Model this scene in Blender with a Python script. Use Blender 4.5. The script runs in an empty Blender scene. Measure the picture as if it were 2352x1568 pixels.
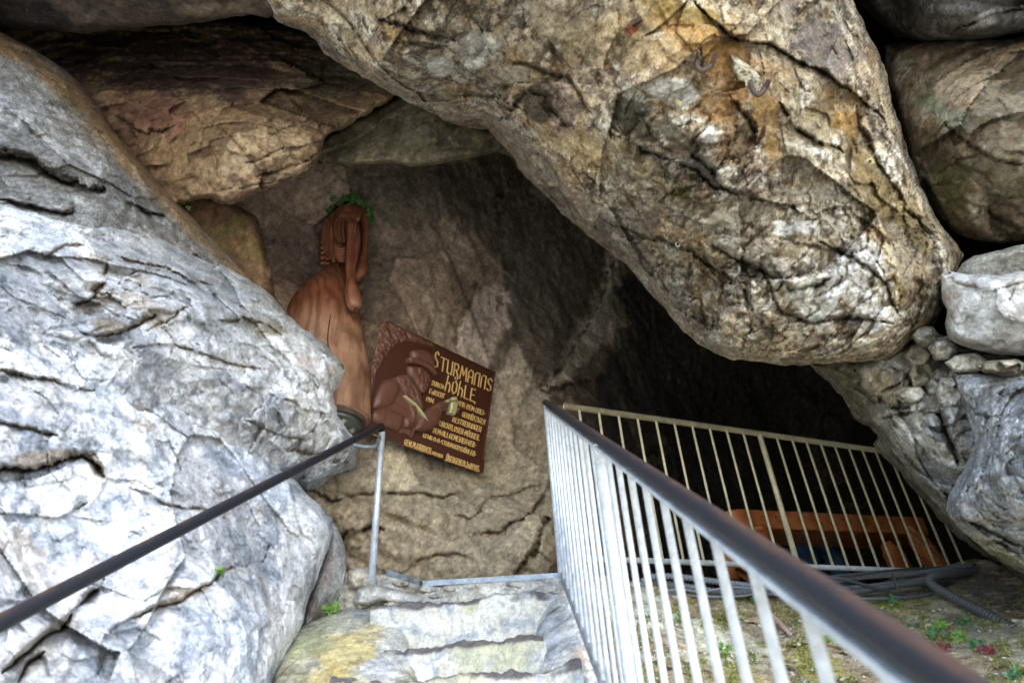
import bpy, bmesh, math, random
import numpy as np
from mathutils import Vector, Matrix
random.seed(7)
D = bpy.data
SC = bpy.context.scene
COL = SC.collection
# ------------------------------------------------------------------ camera, world, sun, exposure
CAM_M = np.array([[0.998189441, 0.0601484897, 0.0],
                  [0.0351432877, -0.583217614, 0.811555398],
                  [-0.0488138315, 0.810086029, 0.584275480]])   # world axes expressed in camera axes (right, up, forward)
CAM_P = np.array([0.0, 0.0, 1.6])
FPX = 1568.0
cam_d = D.cameras.new('camera'); cam = D.objects.new('camera', cam_d); COL.objects.link(cam)
cam_d.sensor_width = 36.0; cam_d.lens = 24.0; cam_d.clip_start = 0.02; cam_d.clip_end = 500.0
mw = Matrix.Identity(4)
for i in range(3):
    mw[i][0] = CAM_M[i][0]; mw[i][1] = CAM_M[i][1]; mw[i][2] = -CAM_M[i][2]; mw[i][3] = CAM_P[i]
cam.matrix_world = mw
cam_d.dof.use_dof = True; cam_d.dof.focus_distance = 4.7; cam_d.dof.aperture_fstop = 3.2
SC.camera = cam
wd = D.worlds.new('World'); SC.world = wd; wd.use_nodes = True
wn = wd.node_tree.nodes; bg = wn['Background']
sky = wn.new('ShaderNodeTexSky'); sky.sky_type = 'NISHITA'; sky.sun_disc = False
SUN_EL, SUN_AZ = 50.0, 160.0      # azimuth clockwise from +Y: behind the camera, a little to its left
sky.sun_elevation = math.radians(SUN_EL); sky.sun_rotation = math.radians(SUN_AZ)
sky.air_density = 1.0; sky.dust_density = 1.0; sky.ozone_density = 1.0
wd.node_tree.links.new(sky.outputs[0], bg.inputs[0]); bg.inputs[1].default_value = 0.14
sl = D.lights.new('sun', 'SUN'); sl.energy = 1.0; sl.angle = math.radians(20); sl.color = (1.0, 0.95, 0.88)
so = D.objects.new('sun', sl); COL.objects.link(so)
_a = math.radians(SUN_AZ); _e = math.radians(SUN_EL)
_sd = Vector((math.sin(_a) * math.cos(_e), math.cos(_a) * math.cos(_e), math.sin(_e)))
so.rotation_euler = _sd.to_track_quat('Z', 'Y').to_euler(); so.location = (0, -5, 12)
SC.view_settings.view_transform = 'Standard'; SC.view_settings.look = 'None'
SC.view_settings.exposure = 2.46; SC.view_settings.gamma = 1.0; SC.view_settings.use_curve_mapping = False
SC.render.engine = 'CYCLES'; SC.cycles.max_bounces = 8; SC.cycles.diffuse_bounces = 6
SC.cycles.use_denoising = True

# ------------------------------------------------------------------ geometry of the view (photo points -> places)
def rays(u, v):
    u = np.asarray(u, float); v = np.asarray(v, float)
    c = np.stack([(u - 1176) / FPX, (784 - v) / FPX, np.ones_like(u)], -1)
    return c @ CAM_M.T
def at(u, v, d):
    r = rays(u, v); d = np.asarray(d, float)
    return CAM_P + r * d[..., None]
def atv(u, v, d): return Vector(at(u, v, d))
def hitz(u, v, z):
    r = rays(u, v); return Vector(CAM_P + r * ((z - CAM_P[2]) / r[2]))

# ------------------------------------------------------------------ vectorised noise
def _h(ix, iy, iz, s):
    h = (ix.astype(np.int64) * 73856093) ^ (iy.astype(np.int64) * 19349663) ^ (iz.astype(np.int64) * 83492791) ^ (s * 2654435761)
    h = (h & 0xffffffff).astype(np.uint32)
    h ^= h >> np.uint32(16); h *= np.uint32(0x7feb352d); h ^= h >> np.uint32(15); h *= np.uint32(0x846ca68b); h ^= h >> np.uint32(16)
    return h
def perlin(p, s=0):
    i = np.floor(p).astype(np.int64); f = (p - i).astype(np.float32)
    w = f * f * f * (f * (f * 6 - 15) + 10)
    out = np.zeros(len(p), np.float32)
    for dx in (0, 1):
        wx = w[:, 0] if dx else 1 - w[:, 0]
        for dy in (0, 1):
            wy = w[:, 1] if dy else 1 - w[:, 1]
            for dz in (0, 1):
                wz = w[:, 2] if dz else 1 - w[:, 2]
                h = _h(i[:, 0] + dx, i[:, 1] + dy, i[:, 2] + dz, s)
                gx = (h & np.uint32(1023)).astype(np.float32) / 511.5 - 1
                gy = ((h >> np.uint32(10)) & np.uint32(1023)).astype(np.float32) / 511.5 - 1
                gz = ((h >> np.uint32(20)) & np.uint32(1023)).astype(np.float32) / 511.5 - 1
                out += wx * wy * wz * (gx * (f[:, 0] - dx) + gy * (f[:, 1] - dy) + gz * (f[:, 2] - dz))
    return out * 1.3
def fbm(p, s=0, o=4, g=0.5, l=2.03):
    a = 1.0; t = 0; n = 0
    for k in range(o):
        t = t + a * perlin(p, s + k * 17); n += a; p = p * l + 3.7; a *= g
    return t / n * 1.6
def ridged(p, s=0, o=4):
    a = 1.0; t = 0; n = 0
    for k in range(o):
        t = t + a * (1 - np.abs(perlin(p, s + k * 31)) * 2.4); n += a; p = p * 2.07 + 1.3; a *= 0.5
    return t / n
def worley(p, s=0):
    i = np.floor(p).astype(np.int64); N = len(p)
    f1 = np.full(N, 9.0, np.float32); f2 = np.full(N, 9.0, np.float32)
    v = np.zeros((N, 3), np.float32); c = np.zeros(N, np.uint32)
    for dx in (-1, 0, 1):
        for dy in (-1, 0, 1):
            for dz in (-1, 0, 1):
                h = _h(i[:, 0] + dx, i[:, 1] + dy, i[:, 2] + dz, s)
                q = np.stack([i[:, 0] + dx + (h & np.uint32(1023)).astype(np.float32) / 1023,
                              i[:, 1] + dy + ((h >> np.uint32(10)) & np.uint32(1023)).astype(np.float32) / 1023,
                              i[:, 2] + dz + ((h >> np.uint32(20)) & np.uint32(1023)).astype(np.float32) / 1023], -1)
                r = (p - q).astype(np.float32); dd = np.sqrt((r * r).sum(1))
                m = dd < f1
                f2 = np.where(m, f1, np.minimum(f2, dd)); f1 = np.where(m, dd, f1)
                v[m] = r[m]; c[m] = h[m]
    return f1, f2, v, c
def chip(p, s=0, al=0.9):
    """conchoidal chipping: continuous hollows that meet in sharp ridges"""
    i = np.floor(p).astype(np.int64); best = np.full(len(p), 9.0, np.float32)
    for dx in (-1, 0, 1):
        for dy in (-1, 0, 1):
            for dz in (-1, 0, 1):
                h = _h(i[:, 0] + dx, i[:, 1] + dy, i[:, 2] + dz, s + 5); g = h * np.uint32(2654435761)
                r = np.stack([p[:, 0] - i[:, 0] - dx - (h & np.uint32(1023)).astype(np.float32) / 1023, p[:, 1] - i[:, 1] - dy - ((h >> np.uint32(10)) & np.uint32(1023)).astype(np.float32) / 1023,
                              p[:, 2] - i[:, 2] - dz - ((h >> np.uint32(20)) & np.uint32(1023)).astype(np.float32) / 1023], -1)
                v = al * (r * r).sum(1) + 0.35 * ((g >> np.uint32(3)) & np.uint32(255)).astype(np.float32) / 255
                v += 0.55 * (r[:, 0] * (((g >> np.uint32(9)) & np.uint32(255)).astype(np.float32) / 127.5 - 1) + r[:, 1] * (((g >> np.uint32(15)) & np.uint32(255)).astype(np.float32) / 127.5 - 1) + r[:, 2] * (((g >> np.uint32(22)) & np.uint32(255)).astype(np.float32) / 127.5 - 1))
                best = np.minimum(best, v)
    return best - 0.15
def facets(p, s=0):
    """broken-rock relief: every cell is a tilted plane of its own height"""
    f1, f2, v, c = worley(p, s)
    h2 = (c * np.uint32(2654435761)) ^ (c >> np.uint32(13))
    a = (h2 & np.uint32(1023)).astype(np.float32) / 1023 - 0.5
    gx = ((h2 >> np.uint32(8)) & np.uint32(1023)).astype(np.float32) / 511.5 - 1
    gy = ((h2 >> np.uint32(14)) & np.uint32(1023)).astype(np.float32) / 511.5 - 1
    gz = ((h2 >> np.uint32(20)) & np.uint32(1023)).astype(np.float32) / 511.5 - 1
    t = a * 0.9 + (v[:, 0] * gx + v[:, 1] * gy + v[:, 2] * gz) * 0.8
    e = f2 - f1
    return t, e, a
def sstep(a, b, x):
    t = np.clip((x - a) / (b - a), 0, 1); return t * t * (3 - 2 * t)
def mix(a, b, t): return a + (b - a) * t[:, None]
def rot_basis(az, el=0):
    return np.array(Matrix.Rotation(az, 3, 'Y') @ Matrix.Rotation(el, 3, 'X'))

# ------------------------------------------------------------------ 2-D helpers
def seg_side(P, pts):
    pts = np.asarray(pts, float); best = np.full(len(P), 1e9); sg = np.zeros(len(P)); ends = np.zeros(len(P))
    for k in range(len(pts) - 1):
        a = pts[k]; b = pts[k + 1]; ab = b - a; L = (ab * ab).sum() + 1e-9; ap = P - a
        t = np.clip((ap @ ab) / L, 0, 1); dd = ((ap - t[:, None] * ab) ** 2).sum(1); m = dd < best
        best[m] = dd[m]; sg[m] = np.sign(ab[0] * ap[m, 1] - ab[1] * ap[m, 0]); ends[m] = ((k + t[m]) / (len(pts) - 1))
    return np.sqrt(best), sg, ends
def seg_dist(P, pts, closed=False):
    pts = np.asarray(pts, float); n = len(pts); best = np.full(len(P), 1e9); near = np.zeros((len(P), 2))
    for k in range(n if closed else n - 1):
        a = pts[k]; b = pts[(k + 1) % n]; ab = b - a; L = (ab * ab).sum() + 1e-9
        t = np.clip(((P - a) @ ab) / L, 0, 1); q = a + t[:, None] * ab
        dd = ((P - q) ** 2).sum(1); m = dd < best
        best[m] = dd[m]; near[m] = q[m]
    return np.sqrt(best), near
def inside(P, pts):
    pts = np.asarray(pts, float); n = len(pts); r = np.zeros(len(P), bool); x, y = P[:, 0], P[:, 1]
    for k in range(n):
        x1, y1 = pts[k]; x2, y2 = pts[(k + 1) % n]
        if y1 == y2: continue
        m = ((y1 > y) != (y2 > y)) & (x < (x2 - x1) * (y - y1) / (y2 - y1) + x1)
        r ^= m
    return r
def rough_outline(poly, step, amp, seed, frame_only=True):
    out = []; P = [np.array(p, float) for p in poly]; n = len(P); acc = 0
    for k in range(n):
        a, b = P[k], P[(k + 1) % n]; L = np.linalg.norm(b - a); m = max(1, int(L / step))
        m = min(m, 60)
        t = (b - a) / (L + 1e-9); nr = np.array([-t[1], t[0]])
        for j in range(m):
            q = a + (b - a) * j / m
            out.append(np.concatenate([q, nr, [acc + L * j / m]]))
        acc += L
    o = np.array(out)
    pp = np.stack([o[:, 0] / 40, o[:, 1] / 40, np.full(len(o), seed * 1.7)], -1)
    d = fbm(pp, seed, 4, 0.62) * amp
    return o[:, :2] + o[:, 2:4] * d[:, None]
def tps(ctrl):
    c = np.asarray(ctrl, float); X = c[:, :2] / 400; n = len(c)
    def K(r2): return np.where(r2 > 1e-12, r2 * np.log(r2 + 1e-12), 0)
    r2 = ((X[:, None] - X[None]) ** 2).sum(-1)
    A = np.zeros((n + 3, n + 3)); A[:n, :n] = K(r2) + np.eye(n) * 0.01; A[:n, n] = 1; A[:n, n + 1:] = X; A[n, :n] = 1; A[n + 1:, :n] = X.T
    w = np.linalg.solve(A, np.concatenate([c[:, 2], np.zeros(3)]))
    def f(P):
        Q = P / 400; o = np.full(len(P), w[n]) + Q @ w[n + 1:]
        for k in range(n): o = o + w[k] * K(((Q - X[k]) ** 2).sum(1))
        return o
    return f

# ------------------------------------------------------------------ scene helpers
def new_mesh(name, verts, faces, mat=None, smooth=True, col=None):
    me = D.meshes.new(name); verts = np.asarray(verts, np.float32)
    me.from_pydata([], [], []) if len(verts) == 0 else None
    if isinstance(faces, np.ndarray):
        n, k = faces.shape
        me.vertices.add(len(verts)); me.vertices.foreach_set('co', verts.ravel())
        me.loops.add(n * k); me.loops.foreach_set('vertex_index', faces.astype(np.int32).ravel())
        me.polygons.add(n); me.polygons.foreach_set('loop_start', np.arange(0, n * k, k, dtype=np.int32))
        me.polygons.foreach_set('loop_total', np.full(n, k, np.int32))
        me.update(calc_edges=True); me.validate()
    else:
        me.from_pydata([tuple(v) for v in verts], [], faces); me.update()
    me.polygons.foreach_set('use_smooth', np.full(len(me.polygons), smooth, bool))
    if mat is not None: me.materials.append(mat)
    if col is not None:
        ca = me.color_attributes.new('Col', 'FLOAT_COLOR', 'POINT')
        buf = np.ones((len(me.vertices), 4), np.float32); buf[:, :3] = np.clip(col, 0.004, 0.9); ca.data.foreach_set('color', buf.ravel())
    return me
def link(name, me, parent=None):
    o = D.objects.new(name, me); COL.objects.link(o)
    if parent is not None: o.parent = parent
    return o
def tag(o, label=None, cat=None, group=None, kind=None):
    if label: o['label'] = label
    if cat: o['category'] = cat
    if group: o['group'] = group
    if kind: o['kind'] = kind
    return o
def empty(name, loc, label, cat, group=None):
    o = D.objects.new(name, None); COL.objects.link(o); o.location = loc; o.empty_display_size = 0.1
    return tag(o, label, cat, group)
def bm_obj(name, bm, mat, parent=None, smooth=True, origin=None):
    """bm is in world coordinates; the object's origin goes to its parent's location"""
    off = Vector(origin) if origin is not None else (parent_loc(parent) if parent else None)
    if off is not None: bmesh.ops.translate(bm, verts=bm.verts, vec=-off)
    me = D.meshes.new(name); bm.normal_update(); bm.to_mesh(me); bm.free()
    me.polygons.foreach_set('use_smooth', np.full(len(me.polygons), smooth, bool))
    me.materials.append(mat)
    o = link(name, me, parent)
    if origin is not None and not parent: o.location = origin
    return o
def parent_loc(p):
    v = Vector((0, 0, 0))
    while p is not None:
        v += p.location; p = p.parent
    return v
def tube(bm, pts, radii, n=12, cap=True, flat=1.0):
    pts = [Vector(p) for p in pts]
    if not hasattr(radii, '__len__'): radii = [radii] * len(pts)
    rings = []; up = None
    for k, p in enumerate(pts):
        t = (pts[min(k + 1, len(pts) - 1)] - pts[max(k - 1, 0)]).normalized()
        if up is None:
            up = Vector((0, 0, 1)) if abs(t.z) < 0.9 else Vector((1, 0, 0))
        x = t.cross(up).normalized(); y = x.cross(t).normalized(); up = y
        rings.append([bm.verts.new(p + (x * math.cos(a) + y * math.sin(a) * flat) * radii[k]) for a in [2 * math.pi * j / n for j in range(n)]])
    for a, b in zip(rings, rings[1:]):
        for j in range(n): bm.faces.new((a[j], a[(j + 1) % n], b[(j + 1) % n], b[j]))
    if cap:
        bm.faces.new(rings[0]); bm.faces.new(rings[-1][::-1])
    return rings
def smooth_path(pts, n=8):
    P = [Vector(p) for p in pts]; out = []
    for k in range(len(P) - 1):
        p0 = P[max(k - 1, 0)]; p1 = P[k]; p2 = P[k + 1]; p3 = P[min(k + 2, len(P) - 1)]
        for j in range(n):
            t = j / n
            out.append(0.5 * ((2 * p1) + (p2 - p0) * t + (2 * p0 - 5 * p1 + 4 * p2 - p3) * t * t + (3 * p1 - p0 - 3 * p2 + p3) * t ** 3))
    out.append(P[-1]); return out
def box(bm, c, sx, sy, sz, ax=None):
    ax = ax or (Vector((1, 0, 0)), Vector((0, 1, 0)), Vector((0, 0, 1))); c = Vector(c)
    vs = [bm.verts.new(c + ax[0] * (a * sx / 2) + ax[1] * (b * sy / 2) + ax[2] * (d * sz / 2)) for a in (-1, 1) for b in (-1, 1) for d in (-1, 1)]
    for f in ((0, 1, 3, 2), (4, 6, 7, 5), (0, 4, 5, 1), (2, 3, 7, 6), (0, 2, 6, 4), (1, 5, 7, 3)): bm.faces.new([vs[i] for i in f])
    return vs

# ------------------------------------------------------------------ materials
def mat_new(name, base=(0.5, 0.5, 0.5), rough=0.6, metal=0.0, spec=0.5):
    m = D.materials.new(name); m.use_nodes = True; b = m.node_tree.nodes['Principled BSDF']
    b.inputs['Base Color'].default_value = (*base, 1); b.inputs['Roughness'].default_value = rough
    b.inputs['Metallic'].default_value = metal; b.inputs['Specular IOR Level'].default_value = spec
    return m, m.node_tree.nodes, m.node_tree.links, b
def nz(n, l, vec, scale, detail=4, rough=0.6, dist=0.0):
    t = n.new('ShaderNodeTexNoise'); t.inputs['Scale'].default_value = scale; t.inputs['Detail'].default_value = detail
    t.inputs['Roughness'].default_value = rough; t.inputs['Distortion'].default_value = dist
    l.new(vec, t.inputs['Vector']); return t.outputs['Fac']
def ramp(n, l, fac, stops):
    r = n.new('ShaderNodeValToRGB'); e = r.color_ramp.elements
    while len(e) < len(stops): e.new(0.5)
    for k, (p, c) in enumerate(stops):
        e[k].position = p; e[k].color = (*c, 1) if len(c) == 3 else c
    l.new(fac, r.inputs['Fac']); return r.outputs['Color']
def mixc(n, l, a, b, fac, mode='MIX'):
    m = n.new('ShaderNodeMix'); m.data_type = 'RGBA'; m.blend_type = mode
    for s, x in ((m.inputs[6], a), (m.inputs[7], b), (m.inputs[0], fac)):
        if hasattr(x, 'links') or hasattr(x, 'is_linked'): l.new(x, s)
        else: s.default_value = x if not isinstance(x, tuple) else (*x, 1)
    return m.outputs[2]
def bumpn(n, l, h, strength, dist, prev=None):
    b = n.new('ShaderNodeBump'); b.inputs['Strength'].default_value = strength; b.inputs['Distance'].default_value = dist
    l.new(h, b.inputs['Height'])
    if prev is not None: l.new(prev, b.inputs['Normal'])
    return b.outputs['Normal']
def rock_mat(name, fine=60.0, contrast=0.55, bump=0.9, rough=0.9, spec=0.25):
    m, n, l, b = mat_new(name, rough=rough, spec=spec)
    at_ = n.new('ShaderNodeAttribute'); at_.attribute_name = 'Col'
    g = n.new('ShaderNodeNewGeometry'); pos = g.outputs['Position']
    f1 = nz(n, l, pos, fine, 6, 0.7, 0.6); f2 = nz(n, l, pos, fine * 0.22, 5, 0.65, 1.2)
    c1 = ramp(n, l, f1, [(0.28, (1 - contrast,) * 3), (0.5, (1, 1, 1)), (0.75, (1 + contrast * 0.8,) * 3)])
    c2 = ramp(n, l, f2, [(0.3, (1 - contrast * 0.6, 1 - contrast * 0.62, 1 - contrast * 0.66)), (0.55, (1, 1, 1)), (0.72, (1 + contrast * 0.45,) * 3)])
    c = mixc(n, l, at_.outputs['Color'], c1, 1.0, 'MULTIPLY'); c = mixc(n, l, c, c2, 1.0, 'MULTIPLY')
    sp = nz(n, l, pos, fine * 2.2, 3, 0.5)
    spc = ramp(n, l, sp, [(0.66, (0, 0, 0)), (0.74, (1, 1, 1))])
    c = mixc(n, l, c, (0.62, 0.6, 0.55), mixc(n, l, (0, 0, 0), spc, 0.22), 'MIX')
    l.new(c, b.inputs['Base Color'])
    nr = bumpn(n, l, f2, bump, 0.02)
    nr = bumpn(n, l, f1, bump * 0.8, 0.008, nr)
    l.new(nr, b.inputs['Normal'])
    return m
def steel_mat(name, base, rough=0.45, metal=0.55, streak=0.25):
    m, n, l, b = mat_new(name, base, rough, metal)
    g = n.new('ShaderNodeNewGeometry'); pos = g.outputs['Position']
    v = n.new('ShaderNodeTexVoronoi'); v.inputs['Scale'].default_value = 90; l.new(pos, v.inputs['Vector'])
    f = nz(n, l, pos, 22, 6, 0.7)
    lo = tuple(x * (1 - streak) for x in base); hi = tuple(min(1, x * (1 + streak)) for x in base)
    c = ramp(n, l, f, [(0.3, lo), (0.7, hi)])
    c = mixc(n, l, c, ramp(n, l, v.outputs['Color'], [(0, (0.8, 0.8, 0.8)), (1, (1.15, 1.15, 1.15))]), 0.5, 'MULTIPLY')
    l.new(c, b.inputs['Base Color'])
    l.new(ramp(n, l, f, [(0.3, (rough * 0.8,) * 3), (0.7, (min(1, rough * 1.4),) * 3)]), b.inputs['Roughness'])
    l.new(bumpn(n, l, f, 0.15, 0.003), b.inputs['Normal'])
    return m
def wood_mat(name, dark, light, scale=(3, 3, 0.4), rings=6.0, rough=0.45, bump=0.15, topstain=None):
    m, n, l, b = mat_new(name, light, rough)
    tc = n.new('ShaderNodeTexCoord'); mp = n.new('ShaderNodeMapping'); mp.inputs['Scale'].default_value = scale
    l.new(tc.outputs['Object'], mp.inputs['Vector'])
    w = n.new('ShaderNodeTexWave'); w.wave_type = 'RINGS'; w.rings_direction = 'Z'; w.inputs['Scale'].default_value = rings; w.inputs['Distortion'].default_value = 7.0
    w.inputs['Detail'].default_value = 3; w.inputs['Detail Scale'].default_value = 1.2
    l.new(mp.outputs[0], w.inputs['Vector'])
    f = nz(n, l, mp.outputs[0], 14, 6, 0.7, 1.0); f2 = nz(n, l, tc.outputs['Object'], 5, 4, 0.6)
    c = ramp(n, l, w.outputs['Fac'], [(0.0, dark), (0.55, light), (1.0, tuple(x * 1.12 for x in light))])
    c = mixc(n, l, c, ramp(n, l, f, [(0.3, (0.62, 0.58, 0.55)), (0.7, (1.15, 1.12, 1.1))]), 0.8, 'MULTIPLY')
    c = mixc(n, l, c, ramp(n, l, f2, [(0.35, (0.7, 0.6, 0.55)), (0.65, (1.1, 1.1, 1.1))]), 0.9, 'MULTIPLY')
    if topstain:     # the stain is redder and darker towards the carved head
        sp = n.new('ShaderNodeSeparateXYZ'); l.new(tc.outputs['Object'], sp.inputs[0])
        md = n.new('ShaderNodeMath'); md.operation = 'MULTIPLY_ADD'; l.new(f2, md.inputs[0]); md.inputs[1].default_value = .25; l.new(sp.outputs['Z'], md.inputs[2])
        c = mixc(n, l, c, ramp(n, l, md.outputs[0], [(topstain[0], (1, 1, 1)), (topstain[1], (.62, .42, .36))]), 1.0, 'MULTIPLY')
    l.new(c, b.inputs['Base Color']); l.new(bumpn(n, l, f, bump, 0.01), b.inputs['Normal'])
    return m
M_ROCK = rock_mat('limestone')
M_ROCKF = rock_mat('limestone_pale', fine=70, contrast=0.38, bump=0.7)
M_CAVE = rock_mat('cave_limestone', fine=35, contrast=0.45, bump=0.7)
M_ZINC = steel_mat('galvanised_steel', (0.66, 0.70, 0.74), 0.42, 0.45)
M_ZINC_Y = steel_mat('yellowed_galvanised_steel', (0.56, 0.50, 0.33), 0.5, 0.3)
M_ZINC_D = steel_mat('weathered_flat_steel', (0.30, 0.34, 0.37), 0.5, 0.5, 0.5)
def rail_mat():
    m, n, l, b = mat_new('worn_dark_handrail', (0.03, 0.03, 0.035), 0.5, 0.0, 0.3)
    g = n.new('ShaderNodeNewGeometry')
    f = nz(n, l, g.outputs['Position'], 7, 5, 0.65, 1.5)
    sep = n.new('ShaderNodeSeparateXYZ'); l.new(g.outputs['Normal'], sep.inputs[0])
    # the brown worn coating sits on the outer right flank of the pipe, where hands rub it
    ad = n.new('ShaderNodeMath'); ad.operation = 'MULTIPLY_ADD'; l.new(f, ad.inputs[0]); ad.inputs[1].default_value = 0.9; sb = n.new('ShaderNodeMath'); sb.operation = 'MULTIPLY_ADD'; l.new(sep.outputs['Z'], sb.inputs[0]); sb.inputs[1].default_value = 0.8; sb.inputs[2].default_value = -0.22; l.new(sb.outputs[0], ad.inputs[2])
    c = ramp(n, l, ad.outputs[0], [(0.70, (0.018, 0.02, 0.026)), (1.08, (0.06, 0.034, 0.026))])
    l.new(c, b.inputs['Base Color']); l.new(bumpn(n, l, f, 0.1, 0.003), b.inputs['Normal'])
    return m
M_RAIL = rail_mat()
M_STATUE = wood_mat('oiled_carved_wood', (0.27, 0.14, 0.085), (0.42, 0.24, 0.145), (2.5, 2.5, 0.5), 3.0, 0.45, 0.5, (0.75, 1.1))
M_TABLE = wood_mat('orange_varnished_pine', (0.38, 0.13, 0.045), (0.50, 0.185, 0.065), (1, 6, 6), 1.2, 0.4)
M_PLAQUE = mat_new('dark_brown_painted_bronze', (0.080, 0.026, 0.015), 0.42)[0]
M_RELIEF = mat_new('glossy_brown_relief', (0.16, 0.066, 0.042), 0.36)[0]
M_GOLD = mat_new('gold_leaf_paint', (0.86, 0.58, 0.22), 0.45, 0.1)[0]
M_BRASS = mat_new('pale_brass_paint', (0.62, 0.58, 0.30), 0.35, 0.3)[0]
M_BASEP = steel_mat('grey_green_steel_plate', (0.17, 0.19, 0.175), 0.4, 0.6)
M_BOLT = steel_mat('bright_bolt_steel', (0.6, 0.6, 0.52), 0.3, 0.8)
M_HOOK = steel_mat('rusty_dark_iron', (0.10, 0.068, 0.055), 0.7, 0.2, 0.4)
M_PIPEK = mat_new('dusty_black_plastic', (0.075, 0.08, 0.085), 0.55)[0]
M_PIPEG = mat_new('dusty_grey_plastic', (0.15, 0.165, 0.185), 0.5)[0]
M_JEANS = mat_new('blue_denim', (0.03, 0.10, 0.20), 0.85)[0]
M_SHIRT = mat_new('dark_teal_cloth', (0.02, 0.045, 0.045), 0.85)[0]
M_SKIN = mat_new('skin', (0.5, 0.3, 0.22), 0.6)[0]
M_HAIR = mat_new('dark_hair', (0.03, 0.02, 0.015), 0.7)[0]
def leaf_mat(name, c, t=0.25):
    m, n, l, b = mat_new(name, c, 0.5)
    g = n.new('ShaderNodeNewGeometry'); f = nz(n, l, g.outputs['Position'], 30, 3)
    l.new(ramp(n, l, f, [(0.3, tuple(x * 0.55 for x in c)), (0.7, tuple(x * 1.5 for x in c))]), b.inputs['Base Color'])
    b.inputs['Transmission Weight'].default_value = 0.0
    b.inputs['Subsurface Weight'].default_value = 0.0
    return m
M_LEAF = leaf_mat('fresh_green_leaf', (0.13, 0.24, 0.04))
M_IVY = leaf_mat('ivy_green_leaf', (0.05, 0.16, 0.03))
M_LEAFD = leaf_mat('bluish_green_leaf', (0.055, 0.15, 0.05))
M_LEAFR = leaf_mat('dark_red_leaf', (0.13, 0.03, 0.03))
M_STICK = wood_mat('dry_bleached_wood', (0.35, 0.25, 0.18), (0.6, 0.47, 0.36), (8, 8, 1), 3.0, 0.8)
M_MORTAR = rock_mat('grey_mortar', 60, 0.3, 0.5)
M_DRYGRASS = mat_new('dry_straw', (0.42, 0.33, 0.18), 0.9)[0]

# ------------------------------------------------------------------ rocks: closed bodies with a sculpted weathered face
def paint_blobs(P2, P3, colr, blobs, seed):
    """stains, mineral patches and some painted shade, with ragged edges: (u, v, ru, rv, angle_deg, rgb, strength[, ragged])"""
    n1 = fbm(P3 * 5.0 + 11, seed + 400, 5, 0.62)
    for b in blobs:
        u, v, ru, rv, ang, rgb, st = b[:7]; rag = b[7] if len(b) > 7 else 0.9
        a = math.radians(ang); dx = P2[:, 0] - u; dy = P2[:, 1] - v
        m0 = (np.abs(dx) < 2.2 * max(ru, rv)) & (np.abs(dy) < 2.2 * max(ru, rv))
        if not m0.any(): continue
        x = (dx * math.cos(a) + dy * math.sin(a)) / ru; y = (-dx * math.sin(a) + dy * math.cos(a)) / rv
        r = np.sqrt(x * x + y * y) + n1 * rag
        k = sstep(1.08, 0.72, r) * st * m0
        colr = mix(colr, np.array(rgb), k)
    return colr
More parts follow.
